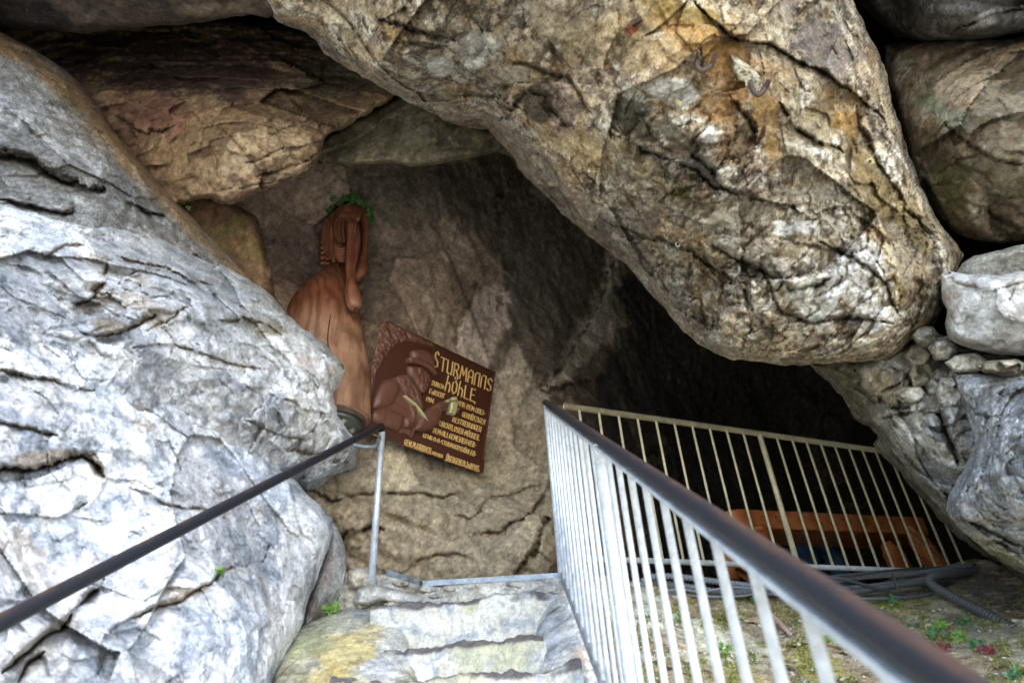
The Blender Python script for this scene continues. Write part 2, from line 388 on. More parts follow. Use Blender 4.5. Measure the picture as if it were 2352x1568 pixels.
def rock(name, label, poly, ctrl, step=4, edge=(60, 0.35), thick=0.9, noise=(), cracks=(), palette=None, blobs=(), seed=1,
         mat=None, rough_amp=6, CL=0.55, SAT=1.18, kind=None, cat='boulder', group=None, polys_col=(), minamp=0.0):
    out = rough_outline(poly, 7, rough_amp, seed)
    lo = np.maximum(out.min(0), -420); hi = np.minimum(out.max(0), [2352 + 420, 1568 + 420])
    def axis(a, b, L):      # fine inside the frame, coarse well outside it
        xs = [a]
        while xs[-1] < b:
            x = xs[-1]; d = max(0, -x - 40, x - L - 40); xs.append(x + step * (1 + d / 40))
        return np.array(xs)
    gx = axis(lo[0], hi[0] + step, 2352); gy = axis(lo[1], hi[1] + step, 1568)
    X, Y = np.meshgrid(gx, gy, indexing='ij'); P = np.stack([X.ravel(), Y.ravel()], -1)
    nx, ny = X.shape; I = np.zeros((nx, ny), bool)
    for k in range(len(out)):
        (x1, y1), (x2, y2) = out[k], out[(k + 1) % len(out)]
        if y1 == y2: continue
        ja, jb = np.searchsorted(gy, min(y1, y2), 'left'), np.searchsorted(gy, max(y1, y2), 'left')
        for j in range(ja, jb): I[:np.searchsorted(gx, x1 + (gy[j] - y1) * (x2 - x1) / (y2 - y1)), j] ^= True
    ins = I.ravel()
    cell = I[:-1, :-1] | I[1:, :-1] | I[:-1, 1:] | I[1:, 1:]
    cell = cell & ((I[:-1, :-1].astype(int) + I[1:, :-1] + I[:-1, 1:] + I[1:, 1:]) >= 2)
    idx = np.arange(nx * ny).reshape(nx, ny)
    F = np.stack([idx[:-1, :-1][cell], idx[1:, :-1][cell], idx[1:, 1:][cell], idx[:-1, 1:][cell]], -1)
    used = np.unique(F); remap = -np.ones(nx * ny, int); remap[used] = np.arange(len(used)); F = remap[F]
    P = P[used]; ins = ins[used]
    # distance to the outline (coarse then exact near it)
    sd, _n = seg_dist(P, out[::4], True)
    sd = np.where(ins, sd, 0.0)
    # boundary verts
    E = np.concatenate([F[:, [0, 1]], F[:, [1, 2]], F[:, [2, 3]], F[:, [3, 0]]])
    key = np.minimum(E[:, 0], E[:, 1]) * (len(P) + 1) + np.maximum(E[:, 0], E[:, 1])
    uq, inv, cnt = np.unique(key, return_inverse=True, return_counts=True)
    be = E[cnt[inv] == 1]
    bv = np.unique(be); P[bv] = seg_dist(P[bv], out, True)[1]; sd[bv] = 0
    d0 = tps(ctrl)(P)
    er, em = edge
    t = np.clip(1 - sd / er, 0, 1)
    d = d0 + em * (1 - np.sqrt(np.clip(1 - t * t, 0, 1)))
    P3 = at(P[:, 0], P[:, 1], d)
    wn0 = fbm(P3 * 4, seed + 54, 3)
    disp = np.zeros(len(P)); edgeinfo = np.ones(len(P)); ah = np.zeros(len(P))
    for k, nt_ in enumerate(noise):
        typ, sc, amp, an = nt_[:4]
        if len(nt_) > 4:
            mk = np.zeros(len(P))
            for (mu, mv, mru, mrv) in nt_[4]: mk = np.maximum(mk, sstep(1.25, .6, np.sqrt(((P[:, 0] - mu) / mru) ** 2 + ((P[:, 1] - mv) / mrv) ** 2) + wn0))
            amp = amp * mk
        # an = (angle in picture plane, stretch along it)
        C3 = (P3 - CAM_P) @ CAM_M        # camera-aligned coordinates, metres
        if an:
            a = math.radians(an[0]); ca, sa = math.cos(a), math.sin(a)
            x = C3[:, 0] * ca - C3[:, 1] * sa; y = C3[:, 0] * sa + C3[:, 1] * ca
            Q = np.stack([x / an[1], y, C3[:, 2]], -1) * sc
        else: Q = C3 * sc
        if typ == 'fbm': disp += amp * fbm(Q, seed + k * 7, 5, 0.5)
        elif typ == 'ridge': disp += amp * (ridged(Q, seed + k * 7, 4) - 0.5)
        elif typ == 'facet':
            W = Q + 0.07 * np.stack([perlin(Q * 1.7, seed + 91), perlin(Q * 1.7 + 5, seed + 92), perlin(Q * 1.7 + 9, seed + 93)], -1)
            f, e, a_ = facets(W, seed + k * 7)
            disp += amp * CL * f + amp * 1.5 * (1 - CL * .6) * chip(W * .9 + 3, seed + k)
            ah += a_ * amp
            edgeinfo = np.minimum(edgeinfo, sstep(0.0, 0.06, e) * 0.5 + 0.5)
        elif typ == 'cobble':
            W = Q + 0.22 * np.stack([perlin(Q * 1.9, seed + 95), perlin(Q * 1.9 + 5, seed + 96), perlin(Q * 1.9 + 9, seed + 97)], -1)
            f1, f2, v_, c_ = worley(W, seed + k * 7); hh = ((c_ >> np.uint32(5)) & np.uint32(255)).astype(np.float32) / 255 - .5
            e = f2 - f1; disp += amp * (sstep(0, .35, e) * .55 + hh * .8 + (v_[:, 1] * .5 - v_[:, 0] * .25)); ah += hh * .1 * (amp > .01)
        elif typ == 'strata':      # layers with broken lips
            w = fbm(Q * 0.5, seed + k, 3) * 1.4
            z = Q[:, 1] + w; fr = z - np.floor(z)
            disp += amp * (sstep(0, 0.85, fr) - sstep(0.85, 1.0, fr)) * (0.5 + 0.5 * sstep(-0.3, 0.3, fbm(Q * 0.7 + 4, seed + 3, 3)))
    crk = np.zeros(len(P))
    wn_ = fbm(P3 * 9, seed + 55, 3)
    JIT = np.stack([fbm(P3 * 7 + 3, seed + 61, 5, .65), fbm(P3 * 7 + 8, seed + 62, 5, .65)], -1)
    for (pts, w, dep) in cracks:
        Pw = P + JIT * (6 + 0.9 * w)
        dd, sg, en = seg_side(Pw, pts); ww = w * 0.55 * (0.7 + 1.4 * np.clip(wn_ + .15, -.3, .6)) * np.clip(np.minimum(en, 1 - en) * 6 + .25, 0, 1)
        g = np.exp(-(dd / np.maximum(ww, 1.3)) ** 2) * sstep(-.42, -.1, wn_); disp -= dep * 0.8 * g
        disp += -sg * dep * 0.42 * np.exp(-(dd / (w * 4.5)) ** 2) * sstep(0, .12, np.minimum(en, 1 - en))
        crk = np.maximum(crk, g)
    fade = 1 - 0.75 * t ** 3
    disp *= fade
    d = d - disp
    P3 = at(P[:, 0], P[:, 1], d)
    # colour
    pal = palette; N3 = P3
    base = np.tile(np.array(pal['base']), (len(P), 1))
    for (sc, th, soft, rgb, st) in pal.get('mix', ()):
        k = sstep(th - soft, th + soft, fbm(N3 * sc + th * 31, seed + int(sc * 13) % 97, 5, 0.6)) * st
        base = mix(base, np.array(rgb), k)
    base = paint_blobs(P, N3, base, blobs, seed)
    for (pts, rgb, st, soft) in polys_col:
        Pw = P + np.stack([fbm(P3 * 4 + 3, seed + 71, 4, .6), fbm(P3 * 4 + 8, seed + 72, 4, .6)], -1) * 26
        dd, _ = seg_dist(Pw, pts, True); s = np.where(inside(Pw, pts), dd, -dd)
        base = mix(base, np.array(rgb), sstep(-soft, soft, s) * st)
    base = base * (0.88 + 0.6 * np.clip(ah[:, None] / 0.12, -0.35, 0.4))
    lum = base.mean(1, keepdims=True); base = np.clip(lum + (base - lum) * SAT, 0.005, .9)
    base = base * (1 + 0.7 * fbm(N3 * 16, seed + 301, 4, .7) + .25 * fbm(N3 * 55, seed + 302, 2))[:, None]
    dirt = np.array(pal.get('dirt', (0.10, 0.075, 0.05)))
    base = mix(base, dirt, np.clip(crk * 0.8 + (1 - edgeinfo) * pal.get('seam', 0.5) * 0.35, 0, 0.9))
    # back of the body
    n0 = len(P); V = [P3]; Cc = [base]; FF = [F]
    cen = np.array([np.clip(P[:, 0].mean(), -200, 2552), np.clip(P[:, 1].mean(), -200, 1768)])
    bidx = -np.ones(n0, int); bidx[bv] = np.arange(len(bv)); prev = lambda ids: ids
    last = None; nb = len(bv)
    for r_, (sh, ft) in enumerate(((0.01, 0.12), (0.04, 0.4), (0.10, 0.8), (0.18, 1.0))):
        q = P[bv] * (1 - sh) + cen * sh
        V.append(at(q[:, 0], q[:, 1], d[bv] + thick * ft + fbm(P3[bv] * 3, seed + 9, 3) * 0.08 * thick)); Cc.append(base[bv])
        cur = n0 + r_ * nb
        a = be[:, 0]; b = be[:, 1]; A = cur + bidx[a]; B = cur + bidx[b]
        A0 = a if r_ == 0 else cur - nb + bidx[a]; B0 = b if r_ == 0 else cur - nb + bidx[b]
        FF.append(np.stack([B0, A0, A, B], -1))
    V = np.concatenate(V); Cc = np.concatenate(Cc); FF = np.concatenate(FF)[:, ::-1]
    off = V.mean(0)
    me = new_mesh(name, V - off, FF, mat or M_ROCK, True, Cc)
    o = link(name, me); o.location = off
    if kind == 'structure': o['kind'] = 'structure'; o['label'] = label
    else: tag(o, label, cat, group)
    FACE[name + label] = (P, d)
    return o
FACE = {}
# ------------------------------------------------------------------ plaque frame (used by the cave wall too)
PX = Vector((0.69849721, 0.71559342, -0.00526442)); PY = Vector((0.16957845, -0.15837112, 0.97270845)); PN = PX.cross(PY)  # PN points into the wall
PX.normalize(); PY.normalize(); PN.normalize()
if PN.y < 0: PN = -PN
PTL = atv(889, 735, 5.0)
def plane_d(u, v, off=0.0):
    r = rays(u, v); n = np.array(PN); p0 = np.array(PTL) + n * off
    return float((n @ (p0 - CAM_P)) / (r @ n))
def pl(u, v, off=0.17): return (u, v, plane_d(u, v, off))

# ------------------------------------------------------------------ far shell of the cave and the cliff round the mouth
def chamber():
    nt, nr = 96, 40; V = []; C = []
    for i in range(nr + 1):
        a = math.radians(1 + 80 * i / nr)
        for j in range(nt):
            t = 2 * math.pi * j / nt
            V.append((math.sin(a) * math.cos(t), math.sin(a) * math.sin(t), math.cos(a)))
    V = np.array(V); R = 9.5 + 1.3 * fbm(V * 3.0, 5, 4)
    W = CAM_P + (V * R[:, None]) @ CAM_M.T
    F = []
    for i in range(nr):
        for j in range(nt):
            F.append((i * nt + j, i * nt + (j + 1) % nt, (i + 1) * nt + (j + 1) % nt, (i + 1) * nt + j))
    me = new_mesh('cave_chamber', W, np.array(F), M_CAVE, True, np.tile([0.03, 0.026, 0.022], (len(W), 1)))  # near-black colour stands in for the deep shade of the void
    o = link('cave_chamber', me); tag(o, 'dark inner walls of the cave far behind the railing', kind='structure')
def cliff_ring():
    nt, nr = 120, 34; V = []
    for i in range(nr + 1):
        s = i / nr
        for j in range(nt):
            t = 2 * math.pi * j / nt; c, s_ = math.cos(t), math.sin(t)
            k = 1 / max(abs(c) / 0.93, abs(s_) / 0.69) * 1.02
            p = at(1176 + FPX * k * c, 784 - FPX * k * s_, 3.1 + 0.5 * max(0, s_) + 0.5 * (c > 0) * c)
            out = np.array([c * 1.0, 0.12 * abs(c) - 0.05, 0.0]) * 14 * s ** 1.5
            if s_ > 0: out += np.array([0, -0.9 * s * (1 - s) * 1.2, s_ * 11 * s ** 1.3])
            else: out += np.array([0, 0.1, s_ * 6.0 * s ** 1.3])
            V.append(p + out)
    V = np.array(V); V += 0.35 * np.stack([fbm(V * 0.9, 3), fbm(V * 0.9, 8), fbm(V * 0.9, 9)], -1)
    F = []
    for i in range(nr):
        for j in range(nt):
            F.append((i * nt + j, i * nt + (j + 1) % nt, (i + 1) * nt + (j + 1) % nt, (i + 1) * nt + j))
    c0 = np.tile([0.3, 0.28, 0.25], (len(V), 1)); c0 = mix(c0, np.array([0.14, 0.13, 0.11]), sstep(0, 0.3, fbm(V * 1.5, 4)))
    o = link('cliff', new_mesh('cliff', V, np.array(F), M_ROCK, True, c0)); tag(o, 'grey limestone cliff round the cave mouth', kind='structure')
def outside_ground():
    n = 60; V = []
    for i in range(n + 1):
        for j in range(n + 1):
            x = -45 + 90 * j / n; y = 2.4 - 62 * (i / n) ** 1.6
            V.append((x, y, 0))
    V = np.array(V); V[:, 2] = -0.15 + 0.2 * np.minimum(V[:, 1], 0) * 0.9 + 0.3 * fbm(V * 0.35, 2)
    V[:, 2] = np.maximum(V[:, 2], -9)
    F = [(i * (n + 1) + j, (i + 1) * (n + 1) + j, (i + 1) * (n + 1) + j + 1, i * (n + 1) + j + 1) for i in range(n) for j in range(n)]
    c0 = np.tile([0.56, 0.53, 0.47], (len(V), 1)); c0 = mix(c0, np.array([0.20, 0.21, 0.10]), sstep(0.1, 0.4, fbm(V * 0.5, 4)))  # unseen slope, placed and coloured pale to bounce light into the cave
    o = link('ground', new_mesh('ground', V, np.array(F), M_ROCK, True, c0)); tag(o, 'rocky slope outside the cave', kind='structure')
    V = [(-9, 5.0, 2.80), (12, 5.0, 2.80), (12, 13, 2.80), (-9, 13, 2.80)]
    V = [(p[0], p[1], z) for z in (2.80, 1.0) for p in V]
    F = [(0, 1, 2, 3), (4, 7, 6, 5), (0, 4, 5, 1), (1, 5, 6, 2), (2, 6, 7, 3), (3, 7, 4, 0)]
    o = link('cave_floor', new_mesh('cave_floor', V, F, M_MORTAR, False, np.tile([0.25, 0.22, 0.18], (8, 1)))); tag(o, 'trodden floor of the cave', kind='structure')
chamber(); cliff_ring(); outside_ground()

# ---- inner cave wall
WP = dict(base=(0.40, 0.30, 0.23), mix=[(0.9, 0.10, 0.25, (0.22, 0.17, 0.13), 0.8), (1.7, 0.15, 0.2, (0.33, 0.25, 0.17), 0.6), (3.2, 0.22, 0.15, (0.11, 0.085, 0.065), 0.6), (7, 0.25, 0.1, (0.40, 0.32, 0.23), 0.35)], dirt=(0.05, 0.04, 0.03))
pale = (0.70, 0.59, 0.46)
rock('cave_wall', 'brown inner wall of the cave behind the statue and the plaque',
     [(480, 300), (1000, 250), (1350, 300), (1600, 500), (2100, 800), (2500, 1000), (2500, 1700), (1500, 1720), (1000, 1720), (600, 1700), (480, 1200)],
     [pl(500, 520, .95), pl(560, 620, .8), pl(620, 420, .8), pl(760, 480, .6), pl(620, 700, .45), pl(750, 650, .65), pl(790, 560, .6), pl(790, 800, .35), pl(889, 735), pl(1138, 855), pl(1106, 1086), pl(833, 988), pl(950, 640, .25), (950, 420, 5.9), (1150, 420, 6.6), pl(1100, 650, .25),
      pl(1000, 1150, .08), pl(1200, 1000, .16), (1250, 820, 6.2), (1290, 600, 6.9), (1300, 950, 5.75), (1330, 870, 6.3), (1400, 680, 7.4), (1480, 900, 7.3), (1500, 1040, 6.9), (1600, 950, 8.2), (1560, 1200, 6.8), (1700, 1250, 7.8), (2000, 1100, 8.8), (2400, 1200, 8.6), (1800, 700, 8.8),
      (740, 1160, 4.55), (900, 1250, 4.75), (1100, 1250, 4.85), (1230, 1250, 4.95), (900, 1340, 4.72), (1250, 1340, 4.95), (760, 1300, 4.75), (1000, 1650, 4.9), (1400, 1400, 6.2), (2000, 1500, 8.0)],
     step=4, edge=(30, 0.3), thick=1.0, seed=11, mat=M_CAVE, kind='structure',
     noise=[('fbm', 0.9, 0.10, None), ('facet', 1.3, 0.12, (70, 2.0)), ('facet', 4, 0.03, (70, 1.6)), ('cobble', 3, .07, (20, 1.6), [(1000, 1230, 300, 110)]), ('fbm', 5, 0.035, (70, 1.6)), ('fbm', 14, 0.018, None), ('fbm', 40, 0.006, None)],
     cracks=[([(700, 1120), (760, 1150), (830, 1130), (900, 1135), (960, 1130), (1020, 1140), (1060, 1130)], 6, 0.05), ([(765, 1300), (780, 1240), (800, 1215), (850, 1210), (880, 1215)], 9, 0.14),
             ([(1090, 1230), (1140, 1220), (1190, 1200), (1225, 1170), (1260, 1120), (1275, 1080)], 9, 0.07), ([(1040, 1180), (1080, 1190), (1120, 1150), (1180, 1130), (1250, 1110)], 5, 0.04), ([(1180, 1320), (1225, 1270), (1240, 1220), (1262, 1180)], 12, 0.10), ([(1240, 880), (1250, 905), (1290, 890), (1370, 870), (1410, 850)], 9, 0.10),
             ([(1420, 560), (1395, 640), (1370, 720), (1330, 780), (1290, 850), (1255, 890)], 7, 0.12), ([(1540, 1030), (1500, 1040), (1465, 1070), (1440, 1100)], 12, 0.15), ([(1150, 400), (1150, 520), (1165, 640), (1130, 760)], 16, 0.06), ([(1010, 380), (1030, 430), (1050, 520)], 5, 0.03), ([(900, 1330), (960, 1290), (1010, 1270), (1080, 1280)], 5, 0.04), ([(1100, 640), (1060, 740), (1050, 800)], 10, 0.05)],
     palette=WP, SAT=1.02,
     polys_col=[([(990, 380), (1150, 350), (1340, 480), (1420, 570), (1390, 700), (1330, 760), (1290, 860), (1255, 890), (1230, 850), (1200, 790), (1150, 860), (1120, 860), (1165, 700), (1150, 600), (1060, 500)], (0.17, 0.14, 0.105), .85, 14), ([(1390, 640), (1440, 640), (1600, 600), (2300, 700), (2500, 1400), (1500, 1400), (1420, 1150), (1340, 960), (1380, 850), (1440, 740)], (0.065, 0.055, 0.048), .92, 22),  # dark stain, then the deep right part with the void's shade painted in
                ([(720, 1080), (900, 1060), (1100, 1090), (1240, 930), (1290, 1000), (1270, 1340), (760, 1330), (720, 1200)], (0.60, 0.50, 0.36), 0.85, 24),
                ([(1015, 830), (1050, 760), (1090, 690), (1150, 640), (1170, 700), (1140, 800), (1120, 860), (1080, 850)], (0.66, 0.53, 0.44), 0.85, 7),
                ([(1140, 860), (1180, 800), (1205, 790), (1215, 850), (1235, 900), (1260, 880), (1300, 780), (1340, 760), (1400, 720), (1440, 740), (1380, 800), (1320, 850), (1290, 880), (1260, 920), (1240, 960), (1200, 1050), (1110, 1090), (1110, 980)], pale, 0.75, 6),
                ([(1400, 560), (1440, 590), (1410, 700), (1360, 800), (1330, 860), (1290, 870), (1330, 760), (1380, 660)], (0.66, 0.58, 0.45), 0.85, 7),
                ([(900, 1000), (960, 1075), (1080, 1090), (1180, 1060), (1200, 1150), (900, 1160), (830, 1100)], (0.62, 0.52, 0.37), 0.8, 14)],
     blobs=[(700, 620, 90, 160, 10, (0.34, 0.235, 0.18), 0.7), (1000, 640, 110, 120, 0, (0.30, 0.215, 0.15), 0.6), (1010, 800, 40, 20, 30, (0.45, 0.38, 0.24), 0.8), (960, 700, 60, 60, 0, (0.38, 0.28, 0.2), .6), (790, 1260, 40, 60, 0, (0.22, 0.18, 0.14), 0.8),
            (1180, 1190, 40, 14, -30, (0.13, 0.10, 0.07), 0.9), (1170, 1235, 60, 9, -25, (0.12, 0.09, 0.06), 0.8), (1255, 1230, 25, 70, 15, (0.11, 0.10, 0.05), 0.8), (1230, 1310, 45, 25, 0, (0.12, 0.08, 0.05), 0.8), (1240, 1010, 20, 30, 0, (0.22, 0.13, 0.05), 0.9), (950, 450, 160, 80, 0, (0.13, 0.11, 0.08), .7), (1240, 600, 90, 160, 0, (0.12, 0.10, 0.08), .7), (1560, 1150, 90, 120, 0, (0.12, 0.11, 0.06), .6), (1700, 1000, 200, 160, 0, (0.06, 0.05, 0.045), .9)])  # last blob: shade of the deep void put into the colour

# ---- mossy brown buttress behind the left boulder
rock('boulder', 'mossy brown rock wedge between the pale boulder and the pinkish cave wall', [(390, 430), (470, 440), (545, 470), (590, 500), (605, 550), (615, 600), (628, 650), (630, 700), (668, 745), (700, 790), (560, 800), (380, 560)],
     [(420, 470, 4.72), (600, 520, 4.62), (620, 700, 4.5), (500, 620, 4.6), (660, 740, 4.5), (380, 640, 4.5)], step=4, edge=(24, 0.2), thick=0.9, seed=21, mat=M_CAVE, rough_amp=4,
     noise=[('facet', 2.5, 0.06, (50, 2.0)), ('fbm', 8, 0.03, (55, 2.5)), ('fbm', 22, 0.010, None)],
     palette=dict(base=(0.20, 0.125, 0.075), mix=[(3, 0.1, 0.2, (0.10, 0.065, 0.04), 0.8), (6, 0.3, 0.12, (0.10, 0.11, 0.03), 0.6)]),
     blobs=[(555, 560, 60, 25, 50, (0.20, 0.14, 0.07), .5), (640, 720, 40, 16, 45, (0.36, 0.28, 0.13), .8), (618, 625, 10, 18, 0, (0.55, 0.42, 0.28), .8), (500, 560, 50, 8, 55, (0.11, 0.13, 0.03), .4)])

# ---- overhanging brown block in the upper left
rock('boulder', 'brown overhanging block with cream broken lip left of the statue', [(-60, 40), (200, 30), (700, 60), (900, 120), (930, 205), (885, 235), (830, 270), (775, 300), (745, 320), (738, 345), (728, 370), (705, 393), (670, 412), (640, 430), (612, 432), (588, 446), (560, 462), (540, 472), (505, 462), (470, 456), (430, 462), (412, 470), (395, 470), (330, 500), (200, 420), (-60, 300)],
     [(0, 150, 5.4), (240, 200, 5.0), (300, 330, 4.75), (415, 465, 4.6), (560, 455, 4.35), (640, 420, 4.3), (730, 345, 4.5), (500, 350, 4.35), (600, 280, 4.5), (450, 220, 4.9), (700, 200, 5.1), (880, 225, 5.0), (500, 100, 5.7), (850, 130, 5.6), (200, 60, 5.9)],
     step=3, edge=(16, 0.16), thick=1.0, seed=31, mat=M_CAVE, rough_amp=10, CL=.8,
     noise=[('fbm', 1.2, 0.10, None), ('facet', 1.8, 0.20, (20, 2.0)), ('facet', 4.5, 0.08, (20, 2.2)), ('facet', 10, 0.03, (20, 1.8)), ('fbm', 9, 0.03, None), ('fbm', 26, 0.012, None)],
     cracks=[([(735, 350), (700, 372), (640, 395), (590, 410)], 5, 0.05), ([(745, 325), (700, 340), (650, 345), (600, 365), (570, 375)], 5, 0.05), ([(650, 415), (600, 425), (540, 432), (490, 442)], 4, 0.04), ([(265, 265), (300, 290), (330, 310), (370, 300), (400, 285)], 7, 0.05), ([(740, 260), (640, 300), (560, 330)], 6, .03)],
     palette=dict(base=(0.27, 0.19, 0.12), mix=[(1.6, 0.0, 0.2, (0.20, 0.13, 0.095), 0.7), (4, 0.2, 0.15, (0.42, 0.32, 0.2), 0.5), (6, 0.3, 0.1, (0.10, 0.075, 0.05), 0.6)]),
     blobs=[(610, 340, 110, 55, -20, (0.54, 0.42, 0.29), 0.8), (640, 400, 90, 24, -20, (0.50, 0.38, 0.27), 0.7), (500, 430, 70, 20, 0, (0.42, 0.31, 0.21), 0.7), (340, 250, 90, 60, 20, (0.24, 0.13, 0.10), 0.7), (690, 405, 12, 5, 0, (0.25, 0.30, 0.05), 0.8), (430, 150, 300, 70, 5, (0.085, 0.055, 0.05), 0.9), (760, 180, 120, 60, 0, (0.15, 0.125, 0.09), 0.8), (840, 262, 70, 12, -25, (0.38, 0.31, 0.2), 0.7), (420, 400, 60, 20, 35, (.27, .19, .12), .6)])  # wide dark purple-brown blob paints the shade of the recess under the ceiling
rock('boulder', 'greyish slab wedged under the great leaning boulder above the statue', [(715, 350), (738, 320), (770, 296), (830, 262), (890, 225), (950, 200), (1200, 230), (1230, 330), (1185, 362), (1165, 350), (1140, 352), (1100, 357), (1050, 370), (990, 380), (930, 384), (870, 376), (800, 384), (760, 376), (730, 376)],
     [(740, 360, 5.0), (900, 230, 5.2), (900, 375, 4.9), (1100, 350, 4.9), (1150, 260, 5.2), (1000, 300, 4.8), (1200, 340, 5.0)], step=4, edge=(16, 0.16), thick=0.8, seed=41, mat=M_CAVE, rough_amp=8, CL=.7,
     noise=[('facet', 2.0, 0.18, (-30, 1.8)), ('facet', 5, .06, (-30, 1.6)), ('fbm', 6, 0.03, None), ('fbm', 18, 0.012, None)],
     palette=dict(base=(0.20, 0.175, 0.12), mix=[(2.5, 0.1, 0.2, (0.13, 0.11, 0.08), 0.8), (5, 0.25, 0.12, (0.33, 0.28, 0.19), 0.5)]), cracks=[([(870, 240), (885, 290), (900, 330)], 5, .03)])
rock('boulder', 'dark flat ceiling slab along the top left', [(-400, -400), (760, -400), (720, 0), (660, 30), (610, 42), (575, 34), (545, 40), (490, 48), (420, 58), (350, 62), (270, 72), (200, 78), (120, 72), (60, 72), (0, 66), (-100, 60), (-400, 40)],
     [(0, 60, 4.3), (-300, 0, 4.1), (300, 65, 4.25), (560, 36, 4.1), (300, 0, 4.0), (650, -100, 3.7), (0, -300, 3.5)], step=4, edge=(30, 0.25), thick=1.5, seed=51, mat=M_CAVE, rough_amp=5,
     noise=[('facet', 2.0, 0.16, (0, 2.2)), ('facet', 6, .05, (0, 2)), ('fbm', 6, 0.03, (0, 2)), ('fbm', 18, 0.014, None)],
     palette=dict(base=(0.13, 0.10, 0.08), mix=[(2, 0.1, 0.2, (0.20, 0.16, 0.12), 0.7), (4, 0.2, 0.15, (0.06, 0.05, 0.045), 0.7)]), blobs=[(480, 25, 110, 16, 0, (0.30, 0.24, 0.18), 0.7), (40, 30, 140, 50, 0, (0.035, 0.03, 0.03), 0.9)])

